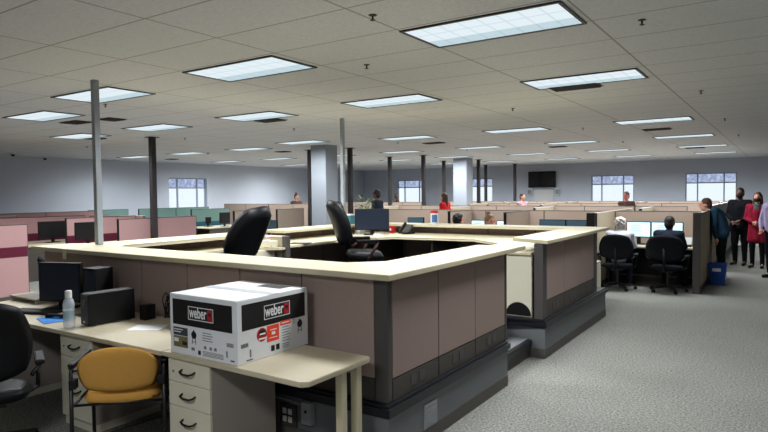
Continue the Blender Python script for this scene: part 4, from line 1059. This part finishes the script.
# right aisle, standing
FACE = lambda deg: R(deg)
p = atz(739.5, 265, 0)
person('standing man in black jacket and black mask, arms in front, right aisle', (p.x, p.y, 0), R(165), dict(elL=(-.25, .03, 1.15), wrL=(-.06, .2, 1.02), elR=(.25, .03, 1.15), wrR=(.1, .2, 1.0)), 1.0, skinB, blackc, blackc, hairk, 'short', maskm, .10, bulk=1.12)
p = atz(757, 268, 0)
person('standing woman in burgundy coat and grey scarf with hands clasped, right aisle', (p.x, p.y, 0), R(170), dict(elL=(-.24, .02, 1.14), wrL=(-.05, .2, 1.06), elR=(.24, .02, 1.14), wrR=(.05, .2, 1.06)), .945, skinA, burg, blackc, hairb, 'long', maskm, .26, scarf=scarfm)
p = atz(774, 278, 0)
person('person in lavender checked shirt cut off by the right edge', (p.x-.0, p.y, 0), R(150), dict(elR=(.26, .02, 1.14), wrR=(.2, .12, .98), knL=(-.12, .1, .5)), .97, skinA, lav, blackc, hairb, 'short', None, 0)
p = atz(720, 270, 0)
person('short-haired person in dark teal top leaning over the cubicle wall', (-.98, 12.86, 0), R(97), dict(chest=(0, .08, 1.24), neck=(0, .17, 1.33), head=(0, .28, 1.43), shL=(-.18, .13, 1.33), shR=(.18, .13, 1.33), elL=(-.25, .14, 1.05), wrL=(-.2, .10, .82), elR=(.25, .14, 1.05), wrR=(.2, .10, .82), waist=(0, .02, 1.08)), 1.0, skinA, tealc, blackc, hairb, 'short', None, .04, bulk=1.1)
# seated at right cubicle
person('white-haired person in white shirt seated at the right cubicle, seen from behind', (-2.40, 10.98, 0), R(5), dict(SEAT), .985, skinA, whitec, navy, hairw, 'curly')
person('dark-haired person in dark top seated at the right cubicle, seen from behind', (-1.64, 11.12, 0), R(-3), dict(SEAT), 1.0, skinB, navy, blackc, hairk, 'short', bulk=1.08)
# seated behind far counter
def guest(lab, loc, rz): return office_chair(lab, loc, rz, .48, .40, .46, 5, blackfab, blackp, False)
q = aty(457.5, 220, 10.45)
person('dark-haired person seated low behind the far island counter', (q.x, 10.45, 0), R(10), dict(SEAT), 1.02, skinA, blackc, blackc, hairk, 'curly', head_turn=-50, vox=.02)
guest('black office chair under the dark-haired person behind the far counter', (q.x, 10.42, 0), R(10))
q = aty(486, 217, 9.75)
person('blond person with hair bun seated behind the far island counter, facing right', (q.x, 9.75, 0), R(-95), dict(SEAT), 1.04, skinA, olivec, blackc, hairbl, 'bun', head_turn=-28, vox=.02)
guest('black office chair under the blond person behind the far counter', (q.x-.03, 9.75, 0), R(-95))
# standing in the field
person('tall dark-haired man in dark shirt standing behind the island monitor, facing left', stand_at(377.5, 12.9), R(95), {}, 1.035, skinB, navy, blackc, hairk, 'short', vox=.02)
person('small distant person standing in front of the middle back window', stand_at(397.5, 21.8), R(120), {}, .97, skinB, brownc, blackc, hairb, None, vox=.02)
person('person in red top with long brown hair standing beyond the wipes canister', stand_at(445, 13.75), R(90), dict(head=(.0, .03, 1.60)), .99, skinA, redc, blackc, hairb, 'long', vox=.02)
person('brown-haired person standing beyond the tan partition left of the square column', stand_at(296.5, 16.9), R(-100), {}, .985, skinA, brownc, blackc, hairb, 'bun', vox=.02)
person('dark-haired person in pale pink top standing left below the television', stand_at(522, 18.6), R(-110), {}, .95, skinA, pinkc, blackc, hairk, 'short', vox=.02)
person('distant red-faced person with short grey hair below the back window at right', stand_at(626.5, 17.5), R(170), {}, .965, mat('skin_red', (190, 112, 100), .6), brownc, blackc, hairb, 'short', vox=.02)

# ------------------------------------------------------------------ daylight and world
w = bpy.data.worlds.new('daylight'); SC.world = w; w.use_nodes = True
bg = w.node_tree.nodes['Background']; bg.inputs[0].default_value = (.82, .93, 1.0, 1); bg.inputs[1].default_value = 1.15
SC.view_settings.view_transform = 'Standard'; SC.view_settings.look = 'None'; SC.view_settings.gamma = 1
SC.view_settings.use_curve_mapping = False; SC.view_settings.exposure = 0

bpy.data.scenes.remove(TMP)
